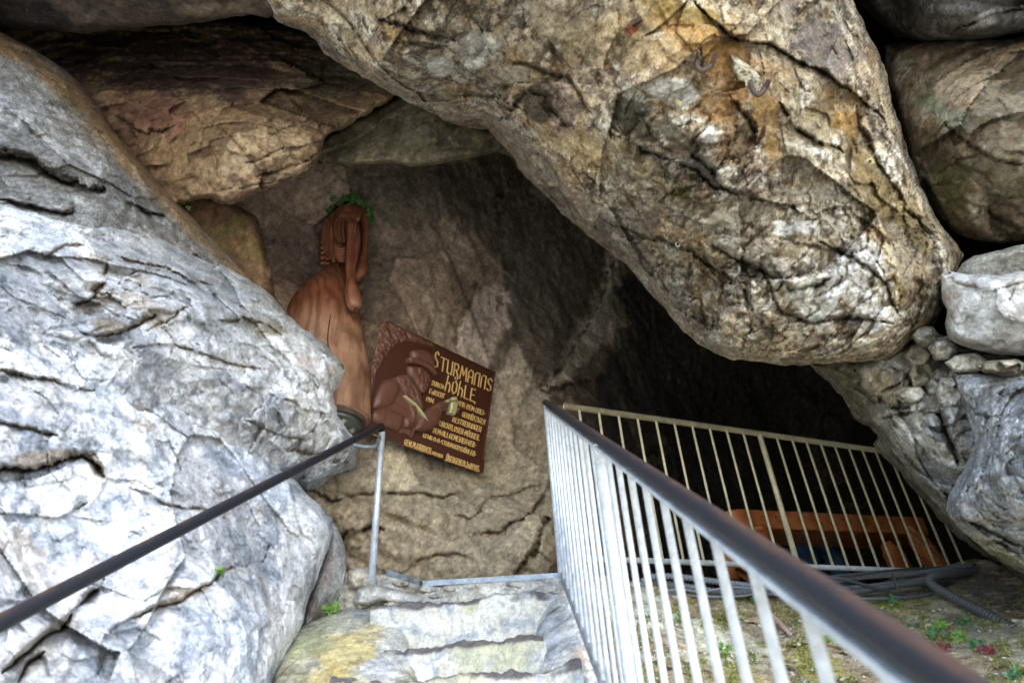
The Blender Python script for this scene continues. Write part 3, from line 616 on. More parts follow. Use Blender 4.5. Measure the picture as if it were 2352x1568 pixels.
# ---- the great leaning boulder
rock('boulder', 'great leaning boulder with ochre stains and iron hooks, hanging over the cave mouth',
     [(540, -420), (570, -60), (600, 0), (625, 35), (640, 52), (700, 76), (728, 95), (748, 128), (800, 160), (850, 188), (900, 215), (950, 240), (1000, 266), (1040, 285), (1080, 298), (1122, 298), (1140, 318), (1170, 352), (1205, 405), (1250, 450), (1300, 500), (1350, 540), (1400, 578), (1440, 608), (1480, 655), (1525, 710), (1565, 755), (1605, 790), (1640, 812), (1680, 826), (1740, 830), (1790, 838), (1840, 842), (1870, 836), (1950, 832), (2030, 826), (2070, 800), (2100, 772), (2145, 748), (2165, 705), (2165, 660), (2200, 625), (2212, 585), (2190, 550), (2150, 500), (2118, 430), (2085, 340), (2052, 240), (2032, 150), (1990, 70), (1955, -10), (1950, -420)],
     [(620, 0, 4.0), (750, 130, 4.35), (1122, 295, 4.45), (1205, 405, 4.5), (1450, 620, 4.3), (1640, 812, 3.9), (1850, 842, 3.68), (2090, 780, 3.6), (2200, 580, 3.75), (2100, 380, 3.85), (2000, 60, 3.75), (900, 0, 3.55), (900, 130, 3.75), (1150, 150, 3.6), (1150, 0, 3.35), (1400, 0, 3.2), (1250, 250, 3.7), (1400, 250, 3.45), (1450, 420, 3.6), (1650, 150, 3.2), (1750, 420, 3.35), (1650, 600, 3.6), (1850, 650, 3.35), (2000, 650, 3.45), (1950, 400, 3.55), (1850, 200, 3.45), (1250, -380, 2.7), (1800, -380, 3.1), (1550, 560, 3.75), (1750, 760, 3.6), (1950, 790, 3.55)],
     step=3, edge=(52, 0.26), thick=1.3, seed=61, rough_amp=7,
     noise=[('fbm', 1.1, 0.10, (-35, 1.5)), ('facet', 1.8, 0.16, (-38, 1.6)), ('facet', 4.5, 0.09, (-38, 1.6)), ('facet', 10, 0.035, (-35, 1.4)), ('cobble', 7.5, 0.07, (-35, 1.5), [(1900, 680, 260, 170), (1650, 640, 240, 120), (1560, 380, 200, 90), (1780, 760, 260, 90), (900, 90, 200, 60)]), ('cobble', 15, 0.03, (-35, 1.4), [(1900, 650, 320, 220), (1600, 600, 330, 200), (1650, 340, 120, 100)]), ('ridge', 7, 0.025, None), ('fbm', 22, 0.016, None), ('fbm', 60, 0.005, None)],
     cracks=[([(1600, 10), (1650, 60), (1700, 92), (1760, 100), (1830, 135), (1900, 170), (1960, 215), (2030, 270)], 6, 0.10), ([(1790, 235), (1830, 290), (1870, 318), (1935, 350)], 7, 0.08), ([(1400, 300), (1480, 350), (1540, 370), (1600, 385), (1640, 430), (1700, 452), (1780, 462), (1860, 495)], 9, 0.10),
             ([(1590, 350), (1640, 400), (1660, 440)], 12, 0.08), ([(1380, 500), (1470, 540), (1560, 560), (1640, 610), (1700, 650), (1730, 720)], 10, 0.07), ([(1640, 560), (1740, 620), (1830, 660), (1900, 640)], 10, 0.08), ([(1150, 280), (1210, 210), (1250, 220), (1290, 280), (1330, 300)], 11, 0.07), ([(870, 45), (960, 70), (1040, 90)], 12, 0.07), ([(900, 95), (960, 105), (1010, 112)], 8, 0.05),
             ([(1750, 620), (1800, 720), (1850, 740), (1930, 730), (2050, 740)], 9, 0.08), ([(1880, 560), (1960, 590), (2030, 640), (2060, 720)], 8, 0.06), ([(1160, 130), (1300, 180), (1360, 260)], 9, 0.04), ([(1680, 220), (1720, 270), (1740, 330)], 10, .06), ([(1960, 240), (2020, 380), (2090, 480), (2160, 560)], 9, .05)],
     palette=dict(base=(0.47, 0.385, 0.27), dirt=(0.07, 0.055, 0.035), seam=0.4,
                  mix=[(1.3, 0.05, 0.18, (0.29, 0.235, 0.205), 0.75), (2.6, 0.18, 0.12, (0.14, 0.105, 0.07), 0.75), (3.4, 0.08, 0.10, (0.60, 0.50, 0.35), 0.8), (5.5, 0.14, 0.07, (0.80, 0.75, 0.64), 0.9), (8.0, 0.24, 0.07, (0.07, 0.055, 0.04), 0.75), (14, .10, .06, (.68, .59, .44), .7), (19, .16, .06, (.09, .07, .05), .7), (1.4, .2, .14, (.42, .27, .12), .55)]),
     polys_col=[([(650, 40), (748, 128), (900, 215), (1122, 300), (1205, 405), (1350, 540), (1480, 655), (1640, 812), (1720, 828), (1600, 700), (1480, 580), (1370, 480), (1270, 380), (1190, 285), (1000, 225), (800, 130)], (0.25, 0.215, 0.18), 0.75, 22)],  # grey-brown underside strip, its downward-facing shade painted into the colour
     blobs=[(1640, 150, 190, 120, 35, (0.40, 0.27, 0.14), 0.6, 1.6), (1600, 90, 110, 40, 35, (0.40, 0.24, 0.10), 0.75, 1.4), (1690, 180, 60, 110, -30, (0.40, 0.23, 0.10), 0.8, 1.3), (1640, 230, 40, 40, 0, (0.30, 0.18, 0.09), 0.7, 1.3), (1760, 270, 40, 110, -15, (0.40, 0.26, 0.12), 0.75, 1.3), (1400, 90, 160, 70, 10, (0.36, 0.28, 0.17), .5, 1.5), (1700, 330, 60, 60, 0, (0.20, 0.12, 0.06), 0.7), (1560, 20, 100, 30, 15, (0.33, 0.24, 0.10), 0.8), (1860, 290, 60, 40, 20, (0.38, 0.31, 0.20), 0.7),
            (1930, 250, 60, 50, 30, (0.24, 0.17, 0.09), 0.8), (2000, 420, 45, 170, -25, (0.19, 0.135, 0.06), 0.85), (2100, 520, 40, 90, -30, (0.24, 0.18, 0.09), 0.8), (1960, 290, 50, 30, 40, (0.42, 0.25, 0.10), .6), (1880, 90, 120, 60, 35, (0.24, 0.20, 0.18), 0.8), (1800, 60, 40, 50, -30, (0.50, 0.44, 0.33), 0.6),
            (1105, 115, 48, 42, 0, (0.80, 0.76, 0.68), 1.0, 0.6), (1010, 152, 36, 26, 10, (0.80, 0.77, 0.70), 1.0, 0.6), (1180, 170, 50, 26, 20, (0.62, 0.56, 0.44), 0.8), (1545, 210, 60, 34, 10, (0.74, 0.71, 0.64), 1.0, 0.6), (1630, 310, 26, 22, 0, (0.75, 0.72, 0.66), 0.9, 0.5), (1870, 700, 80, 55, 30, (0.84, 0.80, 0.72), 1), (1960, 640, 70, 80, -20, (0.84, 0.81, 0.75), 1), (1990, 730, 50, 40, 0, (.8, .76, .7), .9), (1330, 560, 40, 20, 30, (.6, .55, .5), .6), (1290, 60, 70, 30, 10, (.66, .58, .42), .7), (760, 30, 60, 20, 10, (.6, .52, .38), .7), (1720, 580, 70, 30, 20, (.66, .6, .5), .7), (2060, 590, 28, 70, -20, (0.58, 0.50, 0.36), 0.8), (1850, 440, 60, 26, 0, (0.68, 0.63, 0.53), 0.8), (1830, 360, 26, 90, -25, (0.60, 0.54, 0.42), 0.75),
            (1690, 490, 110, 26, -12, (0.66, 0.60, 0.48), 0.85), (1840, 525, 60, 20, 5, (0.74, 0.71, 0.64), 0.85), (1460, 500, 70, 36, 0, (0.45, 0.40, 0.36), 0.6), (880, 30, 120, 16, 15, (0.50, 0.42, 0.29), 0.8), (840, 110, 60, 26, 30, (0.55, 0.46, 0.32), 0.8), (1560, 330, 60, 30, 30, (0.10, 0.085, 0.06), 0.8), (1240, 235, 44, 60, -20, (0.065, 0.055, 0.045), 0.85), (1435, 250, 50, 32, 20, (0.075, 0.07, 0.05), 0.85), (1480, 290, 60, 30, 20, (0.10, 0.09, 0.06), 0.7),
            (1600, 380, 60, 20, 30, (0.30, 0.29, 0.27), 0.8), (1450, 360, 100, 26, 40, (0.55, 0.46, 0.30), 0.7), (1330, 330, 60, 40, 40, (0.48, 0.39, 0.25), 0.7), (1560, 445, 24, 12, 0, (0.13, 0.13, 0.03), 0.8), (1450, 566, 12, 8, 0, (0.10, 0.16, 0.02), 0.9), (930, 62, 60, 12, 18, (0.13, 0.10, 0.08), 0.9), (980, 105, 50, 9, 8, (0.12, 0.10, 0.08), 0.9), (1450, 65, 22, 14, -40, (0.24, 0.08, 0.05), 0.9, .4), (1300, 250, 40, 60, 0, (.21, .17, .16), .6)])

# ---- rocks on the right
GR = dict(base=(0.40, 0.39, 0.36), dirt=(0.09, 0.08, 0.06), seam=0.5, mix=[(1.6, 0.0, 0.16, (0.25, 0.245, 0.235), 0.7), (3.6, 0.18, 0.12, (0.66, 0.65, 0.62), 0.75), (5, 0.3, 0.1, (0.14, 0.12, 0.09), 0.7)])
rock('boulder', 'dark cracked rock in the top right corner', [(1950, -400), (1965, 0), (2010, 45), (2060, 84), (2120, 101), (2200, 94), (2270, 90), (2352, 74), (2780, 76), (2780, -420)],
     [(1990, 20, 4.6), (2200, 80, 4.0), (2352, 50, 3.9), (2200, -200, 3.6), (2700, 0, 3.7)], step=4, edge=(40, 0.3), thick=1.2, seed=71, noise=[('facet', 2.0, 0.2, (10, 1.6)), ('facet', 6, 0.06, None), ('fbm', 14, 0.02, None)],
     cracks=[([(2180, 84), (2200, 60), (2240, 45), (2352, 20)], 7, .08)], palette=dict(base=(0.10, 0.095, 0.09), mix=[(3, 0.15, 0.15, (0.22, 0.22, 0.21), 0.7), (5, 0.2, 0.12, (0.05, 0.045, 0.04), 0.7)]), blobs=[(2260, 50, 50, 20, -20, (0.35, 0.35, 0.34), .7), (2200, 20, 60, 20, 0, (.25, .24, .22), .7)])
rock('boulder', 'rounded tan and grey boulder behind the dark cleft at the upper right', [(2030, 104), (2110, 90), (2160, 82), (2220, 88), (2290, 92), (2352, 86), (2780, 80), (2780, 620), (2352, 556), (2300, 560), (2240, 552), (2190, 536), (2152, 500), (2122, 460), (2098, 400), (2084, 340), (2058, 260), (2036, 180)],
     [(2080, 150, 4.5), (2250, 110, 4.1), (2250, 300, 3.6), (2160, 480, 4.1), (2300, 540, 3.9), (2352, 300, 3.5), (2700, 300, 3.4)], step=4, edge=(40, 0.25), thick=1.2, seed=81, noise=[('fbm', 1.5, 0.10, None), ('facet', 2.2, 0.18, (-25, 1.6)), ('facet', 6, 0.06, None), ('fbm', 20, 0.014, None)],
     cracks=[([(2170, 280), (2230, 330), (2290, 370), (2352, 380)], 6, .06), ([(2260, 480), (2300, 510), (2352, 540)], 6, .05), ([(2150, 400), (2200, 370), (2260, 350)], 4, .03)],
     palette=dict(base=(0.21, 0.165, 0.115), mix=[(2, 0.05, 0.15, (0.14, 0.11, 0.07), 0.8), (9, .2, .08, (.34, .28, .2), .5), (5, 0.2, 0.12, (0.5, 0.46, 0.37), 0.6)]),
     blobs=[(2200, 190, 90, 60, 20, (0.44, 0.36, 0.26), .8), (2180, 270, 60, 30, 30, (0.27, 0.28, 0.21), .8), (2130, 220, 20, 36, 0, (0.10, 0.11, 0.06), .6), (2180, 420, 70, 60, 20, (0.13, 0.12, 0.06), .85), (2290, 400, 70, 50, 20, (0.22, 0.20, 0.13), .7), (2300, 230, 60, 40, 30, (0.40, 0.34, 0.25), .7)])
rock('boulder', 'thin grey ledge of rock on top of the white block at the right', [(2196, 628), (2210, 604), (2236, 588), (2290, 576), (2352, 560), (2780, 520), (2780, 700), (2352, 660), (2200, 650)],
     [(2210, 620, 3.6), (2352, 600, 3.5), (2700, 600, 3.3)], step=3, edge=(18, 0.12), thick=0.7, seed=85, rough_amp=3, noise=[('facet', 5, 0.05, (5, 3)), ('fbm', 14, 0.012, None)], palette=dict(base=(0.33, 0.32, 0.28), mix=[(4, 0.1, .15, (0.2, .19, .16), .7)]))
rock('boulder', 'squared white limestone block at the right edge under a thin grey ledge', [(2160, 632), (2178, 624), (2230, 630), (2290, 632), (2352, 622), (2780, 610), (2780, 840), (2352, 818), (2300, 816), (2250, 806), (2205, 792), (2178, 780), (2170, 745), (2176, 712), (2163, 690), (2162, 655)],
     [(2170, 640, 3.35), (2175, 770, 3.4), (2260, 720, 3.2), (2352, 640, 3.15), (2352, 800, 3.2), (2700, 720, 3.0)], step=3, edge=(22, 0.15), thick=0.8, seed=91, mat=M_ROCKF, rough_amp=3, noise=[('facet', 4, 0.07, (-60, 1.5)), ('facet', 11, 0.025, None), ('fbm', 26, 0.007, None)],
     cracks=[([(2190, 645), (2250, 665), (2352, 650)], 3, .008), ([(2330, 660), (2320, 690)], 3, .01)],
     palette=dict(base=(0.58, 0.56, 0.53), mix=[(3, 0.05, 0.15, (0.40, 0.37, 0.34), 0.7), (6, 0.1, 0.12, (0.78, 0.77, 0.75), 0.8)]), blobs=[(2250, 705, 55, 40, 20, (0.84, 0.83, 0.8), .9), (2185, 700, 22, 50, 0, (.42, .36, .31), .7), (2280, 790, 90, 16, 5, (.36, .34, .31), .7)])
rock('boulder', 'pale blocky rock mass sloping down beside the upper railing', [(1860, 838), (1900, 826), (1960, 820), (2060, 790), (2140, 760), (2200, 780), (2352, 820), (2780, 840), (2780, 1600), (2420, 1380), (2352, 1332), (2290, 1290), (2240, 1262), (2200, 1235), (2160, 1195), (2110, 1135), (2060, 1080), (2030, 1050), (2008, 1020), (2018, 1000), (1985, 975), (1960, 955), (1935, 920), (1905, 880), (1880, 858)],
     [(1880, 850, 4.3), (1960, 950, 4.45), (2020, 1020, 4.5), (2100, 1120, 4.4), (2240, 1255, 4.2), (2352, 1330, 4.0), (2050, 870, 4.0), (2060, 950, 3.9), (2150, 1050, 3.7), (2200, 900, 3.6), (2352, 900, 3.3), (2300, 1200, 3.7), (2700, 1100, 3.0)],
     step=3, edge=(44, 0.35), thick=1.2, seed=101, rough_amp=9, noise=[('facet', 2.4, 0.17, (-45, 1.4)), ('facet', 5.5, 0.08, (-40, 1.3)), ('cobble', 6, .07, (-40, 1.3), [(2060, 900, 130, 110), (2140, 1000, 90, 120)]), ('facet', 13, 0.03, None), ('fbm', 22, 0.014, None), ('fbm', 60, 0.004, None)],
     cracks=[([(1960, 850), (1990, 900), (2040, 930), (2090, 940)], 8, .08), ([(2100, 830), (2130, 900), (2170, 960), (2180, 1010), (2200, 1070)], 12, .14), ([(2020, 960), (2080, 950), (2130, 940)], 6, .06), ([(2070, 1075), (2110, 1120), (2160, 1170)], 7, .05), ([(2030, 900), (2070, 880), (2090, 850)], 6, .06)],
     palette=dict(GR, base=(0.42, 0.40, 0.35)),
     polys_col=[([(1860, 838), (1960, 822), (2000, 900), (1985, 975), (1935, 920)], (0.20, 0.19, 0.13), .85, 14), ([(1990, 990), (2060, 1060), (2150, 1160), (2260, 1250), (2352, 1310), (2352, 1370), (2160, 1220), (2020, 1060)], (0.24, 0.21, 0.15), .85, 10)],
     blobs=[(2025, 890, 50, 36, 20, (0.62, 0.56, 0.44), .9), (2110, 990, 60, 70, 20, (0.68, 0.67, 0.64), .9), (2150, 1080, 50, 40, 30, (0.62, 0.64, 0.66), .8), (2040, 960, 30, 20, 0, (.7, .68, .62), .8)])
rock('boulder', 'large rough blue-grey boulder at the right edge', [(2178, 846), (2210, 850), (2262, 858), (2320, 862), (2352, 860), (2780, 860), (2780, 1560), (2440, 1370), (2352, 1318), (2300, 1292), (2262, 1262), (2228, 1232), (2200, 1208), (2180, 1180), (2176, 1140), (2186, 1110), (2210, 1090), (2222, 1060), (2230, 1010), (2212, 960), (2200, 920), (2186, 880)],
     [(2200, 880, 3.4), (2230, 1000, 3.35), (2190, 1150, 3.3), (2260, 1250, 3.35), (2352, 1310, 3.3), (2300, 1000, 2.95), (2300, 1120, 2.9), (2352, 900, 3.0), (2700, 1000, 2.6), (2700, 1400, 2.9)],
     step=3, edge=(46, 0.3), thick=1.0, seed=111, rough_amp=9, noise=[('fbm', 1.8, 0.07, None), ('facet', 3.4, 0.11, (-60, 1.3)), ('facet', 8, 0.05, None), ('cobble', 14, .03, None), ('fbm', 18, 0.022, None), ('fbm', 50, 0.008, None)],
     cracks=[([(2200, 1190), (2260, 1210), (2352, 1260)], 8, .06), ([(2240, 1240), (2300, 1250), (2352, 1275)], 6, .05), ([(2200, 900), (2240, 950), (2290, 960)], 6, .03)],
     palette=dict(base=(0.46, 0.47, 0.48), dirt=(.14, .13, .12), seam=.4, mix=[(3, 0.0, 0.15, (0.30, 0.31, 0.33), 0.7), (7, 0.12, 0.12, (0.74, 0.75, 0.77), 0.75)]), blobs=[(2300, 900, 80, 22, 0, (.26, .26, .25), .7), (2290, 1255, 80, 14, 25, (.62, .58, .48), .8), (2310, 1290, 60, 14, 25, (.28, .27, .18), .8), (2260, 1190, 60, 30, 10, (.50, .48, .44), .6)])
# small loose stones wedged in the joint right of the great boulder
stn = [((2128, 772), 30, 26, (.30, .28, .23), 'dark grey stone wedged beside the white block'), ((2166, 800), 34, 30, (.45, .42, .36), 'stone wedged below the lower left corner of the white block'), ((2110, 815), 26, 22, (.40, .36, .29), 'small angular stone under the right end of the great boulder'), ((2215, 832), 44, 20, (.62, .58, .5), 'flat cream stone lying under the white block'),
       ((2116, 858), 30, 30, (.36, .33, .26), 'round brown stone in the joint over the pale rock mass'), ((2162, 862), 22, 20, (.33, .31, .26), 'small dark stone in the joint left of the blue-grey boulder'), ((2092, 905), 36, 22, (.58, .55, .48), 'pale wedge stone lying in the middle of the joint'), ((2180, 905), 30, 34, (.6, .57, .5), 'cream pointed stone against the blue-grey boulder'), ((2140, 925), 30, 22, (.35, .33, .29), 'grey stone at the lower end of the joint'), ((2300, 840), 60, 16, (.33, .29, .22), 'brown flat stone filling the gap over the blue-grey boulder')]
for k, ((u, v), ru, rv, c, lab) in enumerate(stn):
    n = 6; rr = random.Random(k + 3); po = []
    for j in range(n):
        a = 2 * math.pi * j / n; q = rr.uniform(0.8, 1.25); po.append((u + ru * q * math.cos(a) * 1.15, v + rv * q * math.sin(a) * 1.15))
    d = 3.72 - (u - 2090) * 0.0026 + (0.02 * (k % 3))
    rock('stone', lab, po, [(u - ru, v, d), (u + ru, v, d - 0.03), (u, v - rv, d + .03), (u, v + rv, d), (u + ru / 2, v + rv / 2, d - .02)], step=3, edge=(min(ru, rv) * 0.4, 0.05), thick=0.25, seed=120 + k, rough_amp=3, cat='stone', group='loose stones in the joint at the right',
         noise=[('facet', 7, 0.09, None), ('facet', 16, .03, None), ('fbm', 30, 0.008, None)], palette=dict(base=c, mix=[(6, 0.1, 0.15, tuple(x * 0.55 for x in c), .6), (10, 0.2, 0.12, tuple(min(.8, x * 1.5) for x in c), .6)]))

# ---- left side
WH = dict(base=(0.58, 0.58, 0.59), dirt=(0.30, 0.23, 0.15), seam=0.2, mix=[(1.5, 0.08, 0.18, (0.46, 0.49, 0.54), 0.75), (4.5, 0.04, 0.10, (0.78, 0.78, 0.77), 0.9), (9, 0.2, 0.08, (0.30, 0.33, 0.38), 0.7), (3.0, 0.33, 0.06, (0.40, 0.31, 0.21), 0.6)])
rock('boulder', 'long grey slab with an ochre upper edge running down from the left top', [(-420, -40), (-40, 50), (0, 74), (60, 105), (120, 140), (160, 168), (200, 205), (225, 240), (262, 300), (300, 345), (345, 395), (385, 435), (420, 472), (455, 508), (480, 540), (520, 580), (570, 625), (620, 668), (662, 716), (700, 760), (800, 900), (300, 900), (-420, 800)],
     [(-300, 0, 4.1), (0, 74, 4.3), (215, 225, 4.5), (415, 468, 4.6), (660, 715, 4.75), (0, 250, 3.7), (150, 350, 3.85), (300, 480, 4.0), (450, 620, 4.15), (0, 450, 3.45), (-300, 400, 3.0), (500, 800, 4.1)],
     step=3, edge=(34, 0.22), thick=1.4, SAT=0.85, CL=0.4, seed=131, rough_amp=3, noise=[('fbm', 1.1, 0.08, (-45, 2)), ('facet', 1.8, 0.09, (-40, 2.2)), ('facet', 5, 0.045, (-35, 1.7)), ('facet', 12, .015, None), ('fbm', 16, 0.018, (-40, 1.6)), ('fbm', 40, 0.008, None)],
     cracks=[([(-40, 345), (50, 360), (100, 385), (140, 410), (200, 430), (240, 440)], 14, .12), ([(0, 455), (70, 470), (140, 487), (170, 480)], 9, .08), ([(290, 466), (340, 490), (385, 500)], 9, .08), ([(430, 560), (460, 600), (480, 640)], 5, .04)],
     palette=dict(base=(0.30, 0.295, 0.28), dirt=(0.09, 0.075, 0.055), seam=.3, mix=[(1.2, 0.05, 0.18, (0.22, 0.22, 0.22), 0.75), (6, 0.12, 0.12, (0.52, 0.52, 0.51), 0.6), (12, .2, .1, (.14, .135, .125), .6)]),
     polys_col=[([(-40, 40), (0, 74), (120, 140), (215, 230), (300, 345), (420, 470), (520, 580), (640, 690), (600, 690), (500, 600), (400, 500), (290, 390), (190, 270), (90, 180), (-40, 100)], (0.40, 0.25, 0.11), .85, 16)],
     blobs=[(250, 330, 100, 30, 48, (.33, .21, .11), .6), (20, 250, 50, 40, 30, (.62, .62, .62), .8), (230, 300, 120, 36, 50, (.20, .185, .17), .6), (60, 375, 110, 26, 12, (.13, .12, .09), .85), (330, 430, 120, 40, 45, (.20, .21, .22), .6), (40, 200, 110, 60, 40, (.44, .45, .46), .7), (550, 660, 60, 14, 42, (.50, .42, .26), .7), (130, 420, 80, 20, 20, (.17, .15, .12), .7), (430, 590, 70, 40, 40, (.24, .21, .19), .6)])
rock('boulder', 'white craggy boulder with a blunt nose in front of the statue foot', [(-420, 420), (0, 462), (70, 474), (140, 492), (200, 500), (260, 500), (310, 520), (350, 540), (400, 560), (460, 590), (520, 618), (570, 640), (620, 668), (655, 716), (675, 738), (720, 770), (760, 805), (788, 838), (790, 862), (782, 885), (770, 896), (768, 912), (775, 935), (782, 960), (800, 985), (816, 1010), (823, 1035), (818, 1062), (805, 1085), (775, 1092), (748, 1105), (728, 1122), (700, 1128), (675, 1108), (640, 1120), (500, 1120), (200, 900), (-420, 800)],
     [(-300, 500, 2.7), (0, 480, 3.3), (200, 510, 3.65), (400, 570, 3.95), (620, 680, 4.35), (788, 845, 4.3), (775, 900, 4.25), (820, 1030, 4.15), (740, 1095, 4.1), (0, 600, 2.9), (200, 700, 3.1), (400, 700, 3.4), (400, 850, 3.2), (600, 850, 3.6), (720, 900, 3.95), (600, 1000, 3.5), (700, 1050, 3.85), (300, 800, 3.05), (-300, 700, 2.5)],
     step=3, edge=(34, 0.25), thick=0.7, SAT=0.85, CL=0.5, seed=141, mat=M_ROCKF, rough_amp=9, noise=[('fbm', 1.4, 0.08, None), ('facet', 2.0, 0.17, (-30, 1.5)), ('facet', 5, 0.075, (-25, 1.4)), ('facet', 11, 0.03, None), ('cobble', 8, .06, (-25, 1.5), [(680, 920, 160, 160), (300, 720, 160, 80), (740, 1040, 90, 70)]), ('fbm', 20, 0.014, None), ('fbm', 55, .005, None)],
     cracks=[([(270, 590), (330, 605), (380, 612), (430, 640), (490, 655)], 6, .06), ([(160, 700), (210, 690), (240, 640), (245, 610)], 9, .09), ([(220, 770), (270, 765), (320, 740), (360, 720)], 8, .07), ([(500, 740), (560, 730), (620, 745), (650, 770)], 7, .05), ([(300, 800), (400, 790), (520, 830), (600, 850)], 5, .04), ([(620, 900), (680, 930), (760, 960)], 5, .03), ([(560, 960), (640, 1000), (720, 1010)], 5, .04), ([(100, 590), (150, 560), (200, 560)], 6, .04), ([(430, 700), (380, 740), (340, 760)], 6, .05), ([(640, 1030), (720, 1040), (800, 1035)], 5, .03)],
     palette=WH, blobs=[(640, 850, 150, 120, 30, (.84, .83, .82), .85), (720, 960, 80, 90, 30, (.85, .83, .80), .85), (590, 745, 70, 26, 15, (.38, .33, .25), .95, .5), (250, 745, 50, 18, 5, (.34, .28, .21), .9, .5), (180, 620, 50, 30, 0, (.62, .64, .68), .7), (110, 580, 90, 50, 20, (.42, .45, .50), .7), (330, 560, 60, 20, 20, (.80, .80, .80), .9), (210, 655, 30, 16, 0, (.22, .19, .15), .85), (700, 830, 30, 16, 10, (.75, .55, .48), .6), (760, 850, 16, 16, 0, (.45, .38, .28), .7), (460, 690, 150, 60, 30, (.52, .54, .57), .6), (640, 940, 30, 50, -30, (.30, .33, .38), .7), (470, 560, 90, 30, 25, (.42, .43, .44), .7)])
rock('boulder', 'huge blue-grey and white boulder filling the lower left behind the left handrail', [(-420, 560), (0, 600), (30, 622), (65, 648), (110, 660), (148, 672), (165, 700), (198, 742), (220, 782), (262, 802), (300, 826), (375, 874), (450, 930), (525, 985), (600, 1030), (640, 1070), (680, 1105), (705, 1135), (740, 1165), (762, 1192), (764, 1225), (755, 1260), (742, 1290), (728, 1330), (708, 1375), (696, 1430), (680, 1462), (660, 1500), (640, 1540), (628, 1580), (600, 1780), (-420, 1780)],
     [(-300, 650, 2.4), (0, 620, 2.75), (150, 690, 2.95), (300, 830, 3.1), (525, 990, 3.4), (700, 1135, 3.7), (760, 1220, 3.65), (700, 1400, 3.25), (640, 1560, 2.8), (0, 900, 2.3), (0, 1200, 2.0), (0, 1500, 1.75), (200, 1000, 2.55), (300, 1250, 2.4), (300, 1500, 2.05), (500, 1200, 2.85), (550, 1450, 2.5), (-300, 1200, 1.6), (-300, 1700, 1.4), (600, 1750, 2.4)],
     step=3, edge=(40, 0.25), thick=1.0, SAT=0.85, CL=0.45, seed=151, mat=M_ROCKF, rough_amp=5, noise=[('fbm', 1.6, 0.07, (-35, 1.6)), ('facet', 1.8, 0.15, (-35, 1.6)), ('facet', 4.5, 0.06, (-30, 1.5)), ('facet', 11, 0.024, (-30, 1.4)), ('fbm', 12, 0.024, (-45, 1.5)), ('fbm', 36, 0.009, None)],
     cracks=[([(-60, 1080), (60, 1078), (140, 1062), (190, 1035), (220, 1060), (240, 1090)], 11, .10), ([(-30, 960), (60, 980), (130, 1000)], 8, .05), ([(255, 1455), (275, 1430), (330, 1405), (390, 1385), (470, 1345), (530, 1300)], 7, .06), ([(0, 1540), (60, 1490), (140, 1440), (190, 1370), (240, 1330)], 12, .09), ([(0, 850), (100, 870), (220, 900)], 8, .04), ([(620, 1250), (610, 1290), (560, 1300), (500, 1310)], 5, .04), ([(40, 1568), (60, 1520), (100, 1500)], 9, .07), ([(0, 1180), (120, 1190), (200, 1160)], 10, .04), ([(300, 1120), (400, 1160), (520, 1180)], 6, .03)],
     palette=dict(WH, base=(.54, .57, .61), mix=[(1.8, 0.0, 0.18, (0.42, 0.47, 0.56), 0.8), (5.0, 0.02, 0.10, (0.74, 0.755, 0.78), 0.9), (9, 0.15, 0.08, (0.27, 0.31, 0.38), 0.65), (3.0, 0.34, 0.06, (0.40, 0.31, 0.21), 0.5)]),
     blobs=[(700, 1230, 70, 110, 10, (.85, .85, .85), .9), (660, 1400, 50, 120, 15, (.82, .82, .82), .85), (470, 1130, 120, 60, 30, (.74, .75, .78), .6), (110, 1050, 90, 22, -10, (.36, .28, .20), .8), (225, 1075, 18, 40, -20, (.26, .21, .15), .85), (60, 690, 70, 50, 30, (.44, .47, .53), .6), (110, 1340, 70, 50, -40, (.40, .38, .37), .7), (430, 1365, 60, 10, -20, (.38, .30, .20), .8), (90, 1480, 120, 40, -40, (.40, .36, .33), .6), (350, 930, 130, 50, 35, (.66, .69, .74), .5)])
rock('boulder', 'rounded grey and white rock in the shadow beside the stone steps', [(690, 1450), (698, 1400), (722, 1340), (738, 1290), (752, 1240), (760, 1196), (776, 1212), (790, 1245), (796, 1285), (796, 1330), (788, 1362), (765, 1392), (748, 1412), (730, 1432), (700, 1460)],
     [(700, 1440, 3.5), (750, 1240, 3.85), (795, 1300, 3.85), (750, 1330, 3.65), (760, 1390, 3.65)], step=3, edge=(36, 0.25), thick=0.5, seed=161, mat=M_ROCKF, rough_amp=3, noise=[('facet', 4, 0.06, None), ('fbm', 9, 0.02, None), ('fbm', 30, 0.006, None)],
     palette=dict(base=(.52, .51, .49), mix=[(3, 0, .15, (.36, .35, .34), .7), (7, .1, .12, (.72, .72, .70), .7)]), blobs=[(750, 1300, 20, 50, 10, (.45, .38, .33), .6), (720, 1400, 30, 25, 0, (.36, .27, .2), .6)])
# ---- landing, steps and the ground right of the railing
YS = dict(base=(0.60, 0.56, 0.47), dirt=(0.16, 0.12, 0.08), seam=.3, mix=[(3, 0.0, 0.15, (0.46, 0.46, 0.45), 0.7), (8, 0.15, 0.1, (0.76, 0.73, 0.66), 0.7)])
landing = rock('landing', 'mortared pale masonry edge of the landing above the steps',
     [(770, 1318), (800, 1312), (868, 1316), (905, 1318), (968, 1340), (1060, 1336), (1180, 1329), (1286, 1322), (1304, 1330), (1312, 1420), (1240, 1440), (1050, 1440), (860, 1440), (770, 1420)],
     [(800, 1310, 4.02), (968, 1342, 3.98), (1284, 1322, 3.85), (800, 1400, 3.8), (1000, 1400, 3.72), (1300, 1400, 3.62)], step=3, edge=(8, 0.12), thick=0.6, seed=171, rough_amp=2, kind='structure', mat=M_ROCKF,
     noise=[('facet', 4, 0.03, None), ('fbm', 9, 0.02, None), ('fbm', 30, 0.005, None)], palette=YS)
